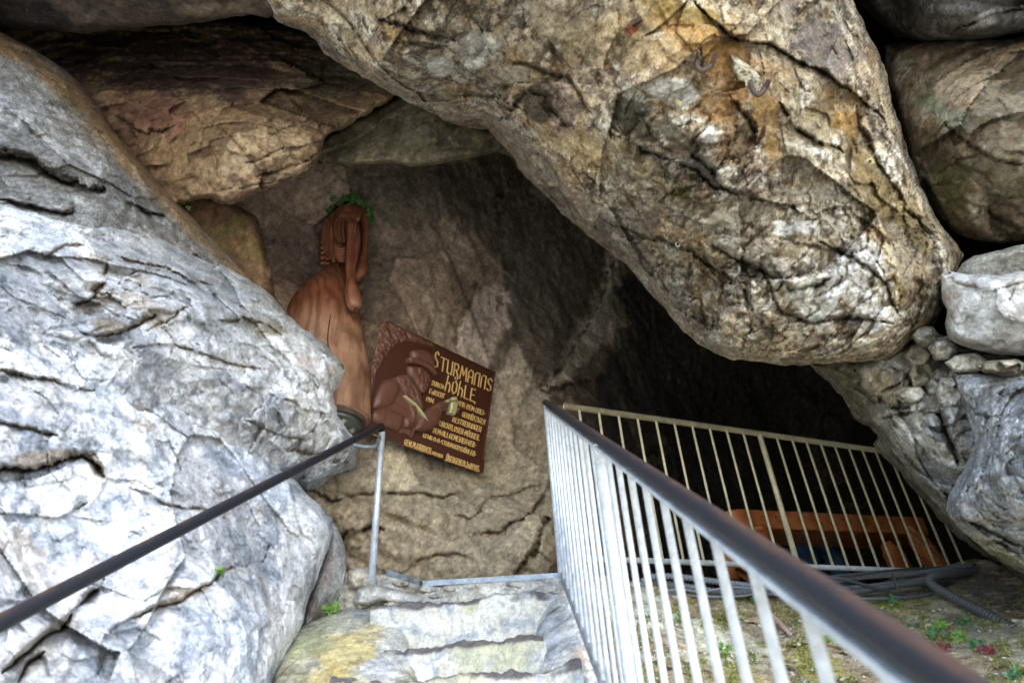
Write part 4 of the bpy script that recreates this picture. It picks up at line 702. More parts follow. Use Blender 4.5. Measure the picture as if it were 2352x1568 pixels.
def child_of(o, p):
    o.location = Vector(o.location) - Vector(p.location); o.parent = p
    for k in ('label', 'category', 'group'):
        if k in o: del o[k]
    return o
for k, (u, v, ru, rv) in enumerate([(985, 1352, 24, 9), (1045, 1350, 30, 9), (1120, 1345, 34, 9), (1190, 1342, 30, 9), (1250, 1336, 26, 8), (920, 1338, 22, 9), (1010, 1368, 26, 7), (880, 1326, 14, 7)]):
    d = 3.955 - (u - 900) * 0.0004 - (v - 1335) * 0.003
    po = [(u + ru * math.cos(a) * (1 + .1 * math.sin(5 * a + k)), v + rv * math.sin(a) * (1 + .1 * math.cos(3 * a + k))) for a in [2 * math.pi * j / 10 for j in range(10)]]
    s = rock('stone', 'x%d' % k, po, [(u - ru, v, d), (u + ru, v, d), (u, v - rv, d + .02), (u, v + rv, d - .01)], step=3, edge=(4, 0.03), thick=0.1, seed=180 + k, rough_amp=1.5, mat=M_ROCKF, cat='s', noise=[('fbm', 12, 0.012, None)],
             palette=dict(base=(0.55 + .03 * (k % 3), 0.53, 0.48 - .02 * (k % 2)), mix=[(8, .1, .12, (.40, .41, .40), .6)]))
    child_of(s, landing)
for lab, po, dd, c in [('squared pale stone set left behind the foot of the left railing post', [(800, 1310), (820, 1303), (850, 1302), (862, 1316), (868, 1340), (858, 1358), (826, 1352), (800, 1356), (796, 1332)], 3.88, (.62, .56, .46)),
                       ('wedge shaped pale stone in front of the foot of the left railing post', [(815, 1388), (812, 1370), (824, 1346), (842, 1336), (866, 1340), (905, 1352), (940, 1362), (972, 1374), (976, 1392), (962, 1398), (925, 1390), (880, 1380), (845, 1392), (826, 1400)], 3.74, (.64, .62, .57)),
                       ('flat pale stone lying low at the left end of the landing', [(880, 1386), (900, 1380), (945, 1388), (970, 1398), (955, 1410), (915, 1410), (888, 1402)], 3.66, (.66, .6, .5))]:
    c0 = np.mean(po, 0)
    rock('stone', lab, po, [(p[0], p[1], dd - (p[1] - c0[1]) * 0.002) for p in po[::2]], step=3, edge=(14, 0.09), thick=0.25, seed=int(c0[0]), rough_amp=2, mat=M_ROCKF, cat='stone', group='pale stones round the post foot',
         noise=[('facet', 7, 0.04, None), ('fbm', 20, 0.008, None)], palette=dict(base=c, mix=[(6, .15, .12, (.42, .36, .27), .7), (9, .1, .1, (.75, .73, .68), .6)]))
def steps():
    prof = [(3.95, 1.03), (3.84, 1.01), (3.76, 0.975), (3.50, 0.955), (3.44, 0.72), (3.20, 0.695), (3.14, 0.525), (2.90, 0.505), (2.84, 0.295), (2.60, 0.27)]
    y, z = 2.6, 0.27
    while y > 0.2:
        prof += [(y - 0.05, z - 0.2), (y - 0.30, z - 0.225)]; y -= 0.30; z -= 0.225
    prof = np.array(prof); seg = np.sqrt((np.diff(prof, axis=0) ** 2).sum(1)); S = np.concatenate([[0], np.cumsum(seg)])
    s = np.concatenate([np.arange(0, 1.9, 0.008), np.arange(1.9, S[-1], 0.03)]); x = np.arange(-0.78, 0.20, 0.007)
    Yp = np.interp(s, S, prof[:, 0]); Zp = np.interp(s, S, prof[:, 1])
    # round the lips
    k = np.exp(-np.linspace(-1.4, 1.4, 7) ** 2); k /= k.sum()
    Ys = Yp.copy(); Zs = Zp.copy(); Ys[4:-4] = np.convolve(Yp, k, 'same')[4:-4]; Zs[4:-4] = np.convolve(Zp, k, 'same')[4:-4]
    ny = np.gradient(Zs); nz_ = -np.gradient(Ys); L = np.sqrt(ny ** 2 + nz_ ** 2) + 1e-9; ny /= L; nz_ /= L     # surface normal (towards viewer / up)
    ny, nz_ = -np.abs(ny), np.abs(nz_)
    A, B = np.meshgrid(np.arange(len(s)), np.arange(len(x)), indexing='ij'); a = A.ravel(); b = B.ravel()
    V = np.stack([x[b], Ys[a], Zs[a] + 1.6], -1)
    w = fbm(np.stack([x[b] * 1.3, Ys[a] * 0.8, np.zeros(len(a))], -1), 5, 3) * 0.05
    sag = -0.05 * np.cos(np.clip((x[b] + .35) / 0.75, -1.3, 1.3) * 1.2)
    dsp = 0.04 * fbm(V * 3.2, 11, 5, .5) + 0.012 * fbm(V * np.array([30, 8, 8]), 12, 3) + 0.03 * chip(V * 6 + 2, 4)
    V[:, 1] += ny[a] * dsp + w; V[:, 2] += nz_[a] * dsp + sag + 0.04
    lipd = np.full(len(s), 9.0)
    for i in range(3, len(prof), 2): lipd = np.minimum(lipd, np.abs(s - S[i]))
    c = np.tile([0.64, 0.62, 0.53], (len(a), 1))
    c = mix(c, np.array([0.33, 0.37, 0.42]), sstep(-0.02, 0.16, fbm(V * 13 + 3, 21, 5, .7)) * .75)
    c = mix(c, np.array([0.70, 0.68, 0.60]), sstep(0.10, 0.22, fbm(V * 8, 22, 4)) * .8)
    c = mix(c, np.array([0.42, 0.42, 0.20]), sstep(0.05, 0.35, fbm(V * 3 + 7, 23, 4)) * .5)
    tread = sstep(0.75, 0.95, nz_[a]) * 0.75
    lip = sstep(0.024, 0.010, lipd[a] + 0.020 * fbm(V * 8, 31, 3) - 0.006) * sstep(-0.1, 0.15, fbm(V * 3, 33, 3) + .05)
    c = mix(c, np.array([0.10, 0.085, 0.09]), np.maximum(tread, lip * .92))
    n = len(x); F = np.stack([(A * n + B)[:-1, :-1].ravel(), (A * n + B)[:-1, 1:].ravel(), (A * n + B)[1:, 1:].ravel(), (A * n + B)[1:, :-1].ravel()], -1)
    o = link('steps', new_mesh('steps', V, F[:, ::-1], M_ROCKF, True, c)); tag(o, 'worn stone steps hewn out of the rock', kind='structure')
steps()
rock('boulder', 'smooth rock flank stained yellow and green beside the stone steps', [(560, 1800), (620, 1590), (640, 1520), (672, 1450), (700, 1436), (735, 1420), (775, 1398), (810, 1394), (850, 1402), (905, 1408), (930, 1440), (945, 1500), (962, 1568), (990, 1800)],
     [(700, 1440, 3.35), (640, 1560, 2.75), (800, 1396, 3.6), (900, 1410, 3.52), (945, 1500, 3.02), (965, 1568, 2.72), (800, 1500, 2.92), (800, 1568, 2.65), (620, 1780, 2.0), (980, 1790, 1.95)], step=3, edge=(22, 0.12), thick=0.6, seed=191, rough_amp=3, mat=M_ROCKF,
     noise=[('fbm', 2, 0.05, None), ('facet', 4, 0.04, (60, 1.8)), ('facet', 11, 0.018, (60, 1.6)), ('fbm', 24, 0.008, None)],
     palette=dict(base=(0.56, 0.53, 0.40), dirt=(.2, .17, .12), seam=.3, mix=[(4, 0.05, 0.14, (0.36, 0.37, 0.33), 0.7), (10, 0.15, 0.1, (0.64, 0.61, 0.52), 0.7)]),
     blobs=[(790, 1500, 90, 50, -15, (0.56, 0.46, 0.20), .65, 1.2), (760, 1560, 100, 30, 0, (0.55, 0.43, 0.17), .65, 1.2), (690, 1480, 70, 40, -30, (0.36, 0.38, 0.24), .7, 1.2), (870, 1440, 40, 40, 0, (0.58, 0.50, 0.30), .7), (900, 1500, 40, 70, 0, (0.55, 0.56, 0.56), .7), (860, 1540, 50, 30, 0, (0.5, 0.52, 0.56), .7), (670, 1550, 50, 40, 0, (0.30, 0.30, 0.22), .8), (840, 1410, 40, 16, 0, (.42, .45, .44), .7)])
rock('boulder', 'white worn rock flank between the stone steps and the stair railing', [(1218, 1800), (1236, 1568), (1250, 1500), (1228, 1470), (1240, 1420), (1262, 1380), (1280, 1345), (1292, 1330), (1310, 1334), (1330, 1372), (1360, 1440), (1396, 1530), (1450, 1800)],
     [(1290, 1335, 3.55), (1250, 1420, 3.22), (1340, 1400, 3.2), (1250, 1530, 2.78), (1380, 1540, 2.7), (1300, 1480, 2.88), (1300, 1790, 2.0)], step=3, edge=(20, 0.1), thick=0.5, seed=195, rough_amp=4, mat=M_ROCKF,
     noise=[('facet', 4, 0.06, (70, 1.6)), ('fbm', 9, 0.03, None), ('fbm', 30, 0.006, None)], palette=dict(base=(.62, .60, .56), mix=[(4, 0, .14, (.46, .48, .50), .7), (9, .12, .1, (.78, .76, .72), .7)]),
     blobs=[(1262, 1460, 26, 60, 10, (.38, .40, .42), .8), (1340, 1500, 30, 30, 0, (.62, .44, .32), .5), (1300, 1360, 30, 20, 0, (.68, .62, .52), .7)])
slope = rock('ground_slope', 'mossy earth and rock slope right of the stair railing',
     [(1296, 1326), (1330, 1318), (1400, 1322), (1480, 1336), (1560, 1346), (1700, 1356), (1800, 1366), (1900, 1362), (2010, 1340), (2100, 1312), (2180, 1296), (2240, 1282), (2280, 1286), (2310, 1300), (2352, 1322), (2780, 1480), (2780, 1800), (1440, 1800), (1400, 1568), (1340, 1420)],
     [(1300, 1330, 3.72), (1400, 1326, 4.0), (1560, 1350, 4.1), (1800, 1362, 4.3), (2010, 1345, 4.6), (2200, 1300, 5.0), (2300, 1300, 4.9), (2352, 1345, 4.4), (1420, 1568, 2.9), (1500, 1480, 3.3), (1700, 1568, 2.95), (2000, 1568, 2.95), (1900, 1440, 3.7), (2352, 1568, 2.75), (2200, 1440, 3.7), (2352, 1450, 3.45), (1450, 1780, 2.3), (2700, 1700, 2.3)],
     step=3, edge=(10, 0.08), thick=0.8, seed=201, rough_amp=4, kind='structure', noise=[('fbm', 2, 0.07, None), ('facet', 4, 0.07, None), ('fbm', 9, 0.04, None), ('fbm', 26, 0.02, None), ('fbm', 60, 0.007, None)],
     palette=dict(base=(0.47, 0.40, 0.30), seam=.2, mix=[(3, 0.05, .14, (0.29, 0.22, 0.14), .8), (5, .18, .1, (0.26, 0.27, 0.08), .75), (8, .18, .08, (0.62, 0.57, 0.44), .7), (4.5, .3, .06, (0.78, 0.75, 0.65), .8)]),
     blobs=[(1380, 1380, 60, 60, 0, (0.80, 0.77, 0.65), .8), (1500, 1400, 60, 50, 60, (0.80, 0.78, 0.65), .85), (1660, 1480, 100, 60, 20, (0.73, 0.73, 0.57), .8), (1600, 1390, 80, 20, 0, (0.33, 0.25, 0.12), .7), (1780, 1400, 60, 50, 0, (0.29, 0.22, 0.13), .7), (1690, 1560, 60, 40, 0, (0.36, 0.29, 0.10), .7), (1880, 1530, 90, 40, 30, (0.36, 0.36, 0.09), .75), (1960, 1440, 90, 30, 30, (0.57, 0.49, 0.31), .7), (2040, 1385, 60, 14, 5, (0.34, 0.39, 0.08), .8), (2020, 1450, 60, 12, 40, (0.34, 0.38, 0.09), .7),
            (2300, 1470, 110, 50, 30, (0.47, 0.48, 0.39), .85), (2280, 1360, 90, 40, 25, (0.21, 0.18, 0.16), .8), (2160, 1390, 40, 20, 20, (0.55, 0.49, 0.36), .7), (1960, 1368, 110, 12, 0, (0.65, 0.65, 0.55), .7), (2280, 1540, 60, 30, 20, (0.26, 0.22, 0.16), .7)])

# ------------------------------------------------------------------ metalwork
U = Vector((0, 0, 1.6))
HA = Vector((.184, 3.55, 2.087)) + U; HB = Vector((.3546, .6687, .098)) + U
def hr(y): return HA + (HB - HA) * ((3.55 - y) / (3.55 - .6687))
sr = empty('stair_railing', hr(3.56) - Vector((0, 0, 1.03)), 'galvanised railing with dark handrail and close upright bars running down along the steps', 'railing')
bm = bmesh.new(); tube(bm, [hr(3.60) + Vector((0, 0, -.012)), hr(3.585) + Vector((0, 0, 0.001))] + [hr(y) for y in np.linspace(3.55, -0.9, 40)], [0.012, 0.019] + [0.019] * 40, 20); bm_obj('handrail', bm, M_RAIL, sr)
bm = bmesh.new()
dirn = (HB - HA).normalized(); side = dirn.cross(Vector((0, 0, 1))).normalized(); nrm = side.cross(dirn).normalized()
c = (hr(3.55) + hr(-.9)) / 2; box(bm, c - Vector((0, 0, 0.032)), 0.034, (hr(3.55) - hr(-.9)).length, 0.010, (side, dirn, nrm)); bm_obj('top_bar', bm, M_ZINC, sr, False)
bm = bmesh.new(); box(bm, c - Vector((0, 0, 1.03)), 0.012, (hr(3.55) - hr(-.9)).length, 0.045, (side, dirn, nrm)); bm_obj('bottom_bar', bm, M_ZINC_D, sr, False)
def upright(p, h, r, name, parent, mat, n=12):
    key = (name, round(h, 3), r)
    if key not in UP:
        b = bmesh.new(); tube(b, [(0, 0, 0), (0, 0, h)], r, n); me = D.meshes.new(name); b.to_mesh(me); b.free()
        me.polygons.foreach_set('use_smooth', np.array([len(p_.vertices) == 4 for p_ in me.polygons])); me.materials.append(mat); UP[key] = me
    o = link(name, UP[key], parent); o.location = Vector(p) - parent_loc(parent); return o
UP = {}
ys = [3.464 - .126 * k for k in range(11)] + [1.955, 1.825, 1.69, 1.56, 1.425, 1.29, 1.155, 1.02, .885, .75, .615, .48, .345, .21, .08, -.06, -.2]
for y in ys: upright(hr(y) - Vector((0, 0, 1.02)), 0.99, 0.0088, 'baluster', sr, M_ZINC)
for y in (2.089, 0.0): upright(hr(y) - Vector((0, 0, 1.25)), 1.22, 0.020, 'post', sr, M_ZINC, 16)
upright(hr(3.56) - Vector((0, 0, 1.06)), 1.035, 0.019, 'post', sr, M_ZINC, 16)
# left railing
lr = empty('left_railing', atv(870, 1340, 3.83), 'dark pipe handrail rising from the lower left to a single galvanised post', 'railing')
L0 = atv(0, 1430, 1.5); L1 = atv(862, 984, 4.30); LT = atv(893, 975, 4.43)
bm = bmesh.new(); dl = (L1 - L0).normalized()
bend = [L1, L1 + dl * .10, L1 + dl * .135 + Vector((0, 0, -.006)), L1 + dl * .155 + Vector((0, 0, -.03)), L1 + dl * .160 + Vector((0, 0, -.075))]
tube(bm, [L0 - dl * 1.2, L0] + [L0 + (L1 - L0) * k / 20 for k in range(1, 20)] + bend, 0.0205, 18); bm_obj('handrail', bm, M_RAIL, lr)
pt = bend[-1]; bm = bmesh.new(); tube(bm, [Vector((pt.x, pt.y, pt.z + .02)), Vector((pt.x, pt.y, pt.z - 1.05))], 0.0215, 16); bm_obj('post', bm, M_ZINC, lr)
bm = bmesh.new(); tube(bm, smooth_path([pt + Vector((0, 0, -.005)), pt + Vector((-.012, -.03, -.05)), atv(862, 1024, 4.25), atv(838, 1026, 4.2), atv(800, 1018, 4.2)], 6), 0.013, 12); bm_obj('wall_bracket', bm, M_ZINC_D, lr)
# upper railing
UA = Vector((.316, 3.88, 2.25)) + U; UB = Vector((2.81, 4.87, 2.25)) + U
def on_plane(u, v):
    r = Vector(rays(u, v)); d_ = (UB - UA); n = Vector((d_.y, -d_.x, 0)); C0 = Vector(CAM_P); return C0 + r * ((UA - C0).dot(n) / r.dot(n))
ur = empty('upper_railing', on_plane(1390, 1283), 'pale galvanised railing guarding the dark cave opening above the cables', 'railing')
TL_, TR_ = on_plane(1296, 932), on_plane(2080, 1043); BL_, BR_ = on_plane(1330, 1281), on_plane(2150, 1312)
TR_ = TL_ + (TR_ - TL_) * 1.18; BR_ = BL_ + (BR_ - BL_) * 1.12
bm = bmesh.new(); tube(bm, [TL_, TR_], 0.021, 16); bm_obj('top_rail', bm, M_ZINC_Y, ur)
bm = bmesh.new(); tube(bm, [BL_, BR_], 0.017, 12); bm_obj('bottom_rail', bm, M_ZINC, ur)
def zl(a, b, p):
    t = ((p - a).xy.dot((b - a).xy)) / (b - a).xy.length_squared; return a.z + (b.z - a.z) * t
for u, r in [(x, .0088) for x in (1330, 1375, 1420, 1463.5, 1506, 1548, 1589, 1629, 1668, 1706, 1783, 1818.5, 1851, 1884, 1916, 1948, 1979, 2010, 2041, 2072, 2104)] + [(1744, .019)]:
    p = on_plane(u, 932 + (u - 1296) * .1416); zb = zl(BL_, BR_, p); o = upright((p.x, p.y, zb), p.z - zb - .012, r, 'baluster' if r < .01 else 'post', ur, M_ZINC_Y if r < .01 else M_ZINC_Y)
# steel edging on the landing
ed = empty('edging_bar', hitz(968, 1338, 2.80), 'narrow steel angle bar screwed along the landing rim at the foot of the post', 'steel edging')
e0, e1, e2 = hitz(884, 1311, 2.80), hitz(968, 1338, 2.80), hitz(1286, 1319, 2.785)
for a, b in ((e0, e1), (e1, e2)):
    bm = bmesh.new(); x = (b - a).normalized(); z = Vector((0, 0, 1)); y = z.cross(x).normalized(); z = x.cross(y)
    box(bm, (a + b) / 2, (b - a).length, .022, .008, (x, y, z)); box(bm, (a + b) / 2 - y * .018 - z * .010, (b - a).length, .006, .03, (x, y, z)); bm_obj('bar', bm, M_ZINC_D, ed, False)
for p in (e0, e1, e2):
    bm = bmesh.new(); tube(bm, [p + Vector((0, -.03, -.012)), p + Vector((0, -.045, -.012))], .012, 8); bm_obj('rusty_bolt', bm, M_HOOK, ed)

# ------------------------------------------------------------------ cables on the ledge
def conduit(name, lab, cat, pts, r, mat, corr, rough_pitch=0.014, group='cables and conduits on the ledge'):
    path = smooth_path([atv(*p) for p in pts], 14)
    # resample
    L = [0]
    for a, b in zip(path, path[1:]): L.append(L[-1] + (b - a).length)
    n = int(L[-1] / (rough_pitch / 4 if corr else 0.02)) + 2; n = min(n, 900); S = np.linspace(0, L[-1], n)
    P = np.stack([np.interp(S, L, [p[k] for p in path]) for k in range(3)], -1)
    r = r * .86; R = r * (1 + (0.15 * np.sign(np.sin(S / rough_pitch * 2 * math.pi)) if corr else 0 * S))
    bm = bmesh.new(); tube(bm, [Vector(p) for p in P], list(R), 12); o = bm_obj(name, bm, mat, None, not corr, origin=atv(*pts[0])); tag(o, lab, cat, group); return o
conduit('corrugated_conduit', 'pale corrugated conduit curling up at the left end of the cable bundle', 'conduit', [(1474, 1344, 4.02), (1480, 1330, 4.02), (1510, 1322, 4.0), (1560, 1324, 4.0), (1640, 1334, 4.05), (1720, 1344, 4.1), (1800, 1354, 4.2), (1880, 1354, 4.25), (1960, 1350, 4.3), (2060, 1340, 4.4), (2130, 1330, 4.5), (2180, 1318, 4.7)], 0.019, M_PIPEG, True, .022)
conduit('corrugated_conduit', 'grey corrugated conduit crossing under the pale one in the cable bundle', 'conduit', [(1500, 1336, 4.06), (1570, 1344, 4.03), (1650, 1358, 4.05), (1740, 1356, 4.1), (1850, 1346, 4.22), (1960, 1326, 4.35), (2060, 1318, 4.5), (2150, 1310, 4.65), (2230, 1298, 4.9)], 0.020, M_PIPEG, True, .022)
conduit('cable', 'smooth grey cable lowest in the bundle behind the stair bars', 'cable', [(1510, 1355, 4.0), (1600, 1368, 4.0), (1700, 1368, 4.05), (1790, 1350, 4.12), (1880, 1330, 4.2), (2000, 1314, 4.4), (2130, 1304, 4.7)], 0.010, M_PIPEG, False)
conduit('cable', 'smooth dark cable dipping under the rusty strap', 'cable', [(1860, 1322, 4.2), (1930, 1328, 4.2), (1990, 1344, 4.25), (2040, 1358, 4.3), (2090, 1366, 4.35), (2130, 1362, 4.45), (2180, 1340, 4.6)], 0.013, M_PIPEK, False)
conduit('corrugated_conduit', 'dark ribbed conduit ending short beside the thick hose bend', 'conduit', [(1920, 1366, 4.22), (1980, 1356, 4.25), (2040, 1346, 4.35), (2100, 1338, 4.42), (2150, 1334, 4.5), (2180, 1328, 4.6)], 0.022, M_PIPEK, True, .022)
conduit('cable', 'thin black cable lying on top of the bundle at the bottom rail', 'cable', [(1800, 1338, 4.1), (1860, 1330, 4.15), (1920, 1322, 4.25), (2000, 1314, 4.35), (2080, 1306, 4.5), (2160, 1302, 4.7), (2240, 1296, 5.0)], 0.009, M_PIPEK, False)
conduit('cable', 'thick dark cable along the front of the bundle resting on the rock', 'cable', [(1760, 1362, 4.1), (1850, 1370, 4.12), (1950, 1374, 4.18), (2040, 1374, 4.25), (2110, 1368, 4.35), (2140, 1362, 4.4)], 0.013, M_PIPEG, False)
conduit('cable', 'loose black wire hanging slack behind the upper railing', 'wire', [(2070, 1190, 4.95), (2085, 1215, 4.95), (2110, 1235, 4.95), (2140, 1262, 4.9), (2170, 1290, 4.9)], 0.006, M_PIPEK, False)
conduit('cable', 'pale cable snaking between the conduits at the left end', 'cable', [(1520, 1360, 3.98), (1560, 1352, 3.97), (1610, 1358, 3.99), (1680, 1348, 4.02), (1750, 1352, 4.05), (1800, 1344, 4.1)], 0.009, M_PIPEG, False)
hose = conduit('corrugated_hose', 'thick ribbed black hose bending over the rock to an open end at the right', 'hose', [(2260, 1310, 5.0), (2215, 1316, 4.75), (2175, 1318, 4.55), (2146, 1322, 4.42), (2136, 1334, 4.35), (2152, 1350, 4.25), (2185, 1368, 4.1), (2235, 1394, 3.9), (2290, 1422, 3.7), (2345, 1450, 3.55)], 0.031, M_PIPEK, True, 0.026, None)
bm = bmesh.new(); tube(bm, [atv(2050, 1318, 4.28), atv(2056, 1338, 4.24), atv(2066, 1362, 4.25)], [.012, .014, .010], 8, flat=.4); o = bm_obj('strap', bm, M_HOOK, None, origin=atv(2050, 1318, 4.28)); tag(o, 'rusty flat strap bent over the cable bundle', 'strap')

# ------------------------------------------------------------------ rustic table and the person behind it
FL = hitz(1668, 1166, 3.60); FR = hitz(2120, 1187, 3.60); dv = (FR - FL).normalized(); bk = Vector((-dv.y, dv.x, 0)); W_ = .38
tb = empty('table', Vector((*(FL + (FR - FL) / 2).xy, 2.8)), 'orange varnished log table with rounded corners behind the upper railing', 'table')
pl_ = []
Lw = (FR - FL).length; R_ = .13
for cx, cy, a0 in ((R_, R_, 180), (Lw, 0, None), (Lw, W_, None), (R_, W_ - R_, 90)):
    if a0 is None: pl_.append((cx, cy)); continue
    for k in range(9):
        a = math.radians(a0 + 90 * k / 8) if a0 == 180 else math.radians(90 + 90 * k / 8); pl_.append((cx + R_ * math.cos(a), cy + R_ * math.sin(a)))
pl_ = [(x, y) for x, y in pl_]
bm = bmesh.new(); lo = [bm.verts.new(FL + dv * x + bk * y + Vector((0, 0, -.15))) for x, y in pl_]; hi = [bm.verts.new(FL + dv * x + bk * y) for x, y in pl_]
n = len(pl_)
bm.faces.new(lo[::-1]); bm.faces.new(hi)
for k in range(n): bm.faces.new((lo[k], lo[(k + 1) % n], hi[(k + 1) % n], hi[k]))
bmesh.ops.recalc_face_normals(bm, faces=bm.faces); o = bm_obj('table_top', bm, M_TABLE, tb, False)
bv_ = o.modifiers.new('bevel', 'BEVEL'); bv_.width = .012; bv_.segments = 3
for k, (u, v) in enumerate(((1782, 1187), (1935, 1192))):
    p = atv(u, v, 1.0) - Vector(CAM_P); c = Vector(CAM_P) + p * ((FL - Vector(CAM_P)).dot(bk) / p.dot(bk)); bm = bmesh.new(); tube(bm, [c - bk * .006, c + bk * .01], .009, 10); bm_obj('wood_knot', bm, M_HOOK, tb)
def leg(pts, rs):
    bm = bmesh.new(); tube(bm, [atv(*p) for p in pts], rs, 16); bm_obj('leg', bm, M_TABLE, tb)
leg([(1741, 1205, 5.3), (1744, 1216, 5.29), (1748, 1226, 5.27), (1742, 1262, 5.2), (1712, 1320, 5.1)], [.045, .05, .078, .085, .085])
leg([(2032, 1246, 5.6), (2040, 1256, 5.58), (2050, 1268, 5.55), (2080, 1325, 5.4)], [.045, .055, .08, .085])
leg([(2085, 1212, 5.7), (2097, 1228, 5.65), (2110, 1242, 5.6), (2170, 1322, 5.4)], [.05, .055, .08, .09])
leg([(1690, 1230, 5.65), (1686, 1262, 5.6), (1676, 1330, 5.5)], [.05, .07, .075])
def skin(name, J, E_, mat, parent, root=0, sub=2):
    me = D.meshes.new(name); off = parent_loc(parent); me.from_pydata([Vector(j[:3]) - off for j in J], E_, [])
    o = link(name, me, parent); m = o.modifiers.new('skin', 'SKIN'); m.use_smooth_shade = True
    for k, j in enumerate(J):
        r = j[3]; me.skin_vertices[0].data[k].radius = (r, r) if not isinstance(r, tuple) else r
        me.skin_vertices[0].data[k].use_root = (k == root)
    s = o.modifiers.new('sub', 'SUBSURF'); s.levels = sub; s.render_levels = sub; me.materials.append(mat); return o
px, py, pz = 2.62, 6.15, 2.80
pe = empty('person', (px, py, pz), 'person in blue jeans and dark teal jacket bending over behind the table', 'person')
skin('jeans', [(px, py, 3.66, .15), (px - .10, py, 3.60, .10), (px - .11, py - .03, 3.25, .075), (px - .11, py + .02, 2.86, .055), (px + .10, py, 3.60, .10), (px + .12, py - .05, 3.25, .078), (px + .12, py, 2.86, .055)], [(0, 1), (1, 2), (2, 3), (0, 4), (4, 5), (5, 6)], M_JEANS, pe)
skin('body', [(px, py + .60, 3.80, .055), (px, py + .72, 3.78, .075), (px, py + .80, 3.72, .10), (px, py + .88, 3.66, .07), (px, py + .45, 3.82, .10), (px - .22, py + .5, 3.78, .05), (px - .26, py + .55, 3.5, .042), (px - .22, py + .62, 3.28, .032), (px - .21, py + .66, 3.18, .035), (px + .22, py + .5, 3.78, .05), (px + .26, py + .55, 3.5, .042), (px + .22, py + .62, 3.28, .032), (px + .21, py + .66, 3.18, .035)],
     [(4, 0), (0, 1), (1, 2), (2, 3), (4, 5), (5, 6), (6, 7), (7, 8), (4, 9), (9, 10), (10, 11), (11, 12)], M_SKIN, pe, 4)
skin('jacket', [(px, py + .0, 3.72, (.17, .17)), (px, py + .16, 3.84, (.19, .15)), (px, py + .32, 3.88, (.20, .14)), (px, py + .5, 3.84, (.18, .12)), (px - .24, py + .5, 3.78, .065), (px - .27, py + .56, 3.45, .055), (px + .24, py + .5, 3.78, .065), (px + .27, py + .56, 3.45, .055)], [(0, 1), (1, 2), (2, 3), (3, 4), (4, 5), (3, 6), (6, 7)], M_SHIRT, pe)
bm = bmesh.new(); bmesh.ops.create_icosphere(bm, subdivisions=3, radius=.115, matrix=Matrix.Translation((px, py + .79, 3.76))); bm_obj('hair', bm, M_HAIR, pe)
for s in (-1, 1):
    bm = bmesh.new(); tube(bm, [(px + s * .115, py + .06, 2.84), (px + s * .12, py - .02, 2.84), (px + s * .12, py + .14, 2.83), (px + s * .125, py + .24, 2.82)][::1][1:], [.05, .052, .035], 12); bm_obj('shoe', bm, M_HAIR, pe)

# ------------------------------------------------------------------ carved wooden statue
def C1(x, y): return 617.4 + .375 * x, 435 + .375 * y
S0 = atv(757, 965, 4.52); SY = S0.y
def sd_(u, v, off=0.0):
    r = rays(u, v); return SY / r[1] + off
st = empty('statue', S0, 'carved reddish wooden figure with arms raised to its head, leaning over the plaque', 'statue')
def loft(rows, name, mat, n=56, depth=1.0, disp=None, parent=st, m=8, off=0.0):
    """rows: (u centre, v, half width px) from bottom to top"""
    Pc = [(Vector(atv(u, v, sd_(u, v, off))), w * sd_(u, v, off) / FPX) for u, v, w in rows]
    path = smooth_path([p for p, r in Pc], m); rr = []
    for k in range(len(Pc) - 1):
        r0 = Pc[max(k - 1, 0)][1]; r1 = Pc[k][1]; r2 = Pc[k + 1][1]; r3 = Pc[min(k + 2, len(Pc) - 1)][1]
        for j in range(m):
            t = j / m; rr.append(0.5 * ((2 * r1) + (r2 - r0) * t + (2 * r0 - 5 * r1 + 4 * r2 - r3) * t * t + (3 * r1 - r0 - 3 * r2 + r3) * t ** 3))
    rr.append(Pc[-1][1]); bm = bmesh.new(); rings = []
    for p, r in zip(path, rr):
        ring = []
        for j in range(n):
            a = 2 * math.pi * j / n; q = Vector((math.cos(a) * r, math.sin(a) * r * depth, 0))
            if disp: q *= 1 + disp(a, p.z)
            ring.append(bm.verts.new(p + q))
        rings.append(ring)
    for a, b in zip(rings, rings[1:]):
        for j in range(n): bm.faces.new((a[j], a[(j + 1) % n], b[(j + 1) % n], b[j]))
    bm.faces.new(rings[0][::-1]); bm.faces.new(rings[-1])
    return bm_obj(name, bm, mat, parent), path, rr
def bdisp(a, z):
    return .006 * math.sin(31 * a + 4 * math.sin(z * 9)) + .005 * math.sin(z * 70 + 6 * math.sin(a * 5)) + 0.02 * math.sin(3 * a + z * 2) + 0.012 * math.sin(9 * a + 5 * math.sin(z * 3)) + .008 * math.sin(17 * a + z * 7)
body, bpath, brad = loft([(757, 965, 92), (757, 920, 93), (756, 885, 94), (752, 840, 93), (748, 800, 92), (745, 765, 89), (744, 727, 83), (747, 697, 73), (755, 668, 60), (764, 645, 42), (771, 622, 28), (772, 600, 25), (776, 575, 28), (780, 555, 34)], 'body', M_STATUE, 64, 0.85, bdisp)
def hdisp(a, z):
    w = math.sin(26 * (z * 1.0) + 3 * math.sin(a * 2)); left = max(0, math.cos(a - math.pi * 1.1))
    return 0.05 * w * left + 0.03 * math.sin(7 * a) + .02 * math.sin(12 * a + z * 9)
loft([(780, 612, 20), (779, 600, 40), (782, 585, 50), (785, 565, 52), (789, 545, 50), (795, 525, 46), (802, 508, 42), (806, 495, 38), (806, 488, 30)], 'head', M_STATUE, 72, 0.9, hdisp)
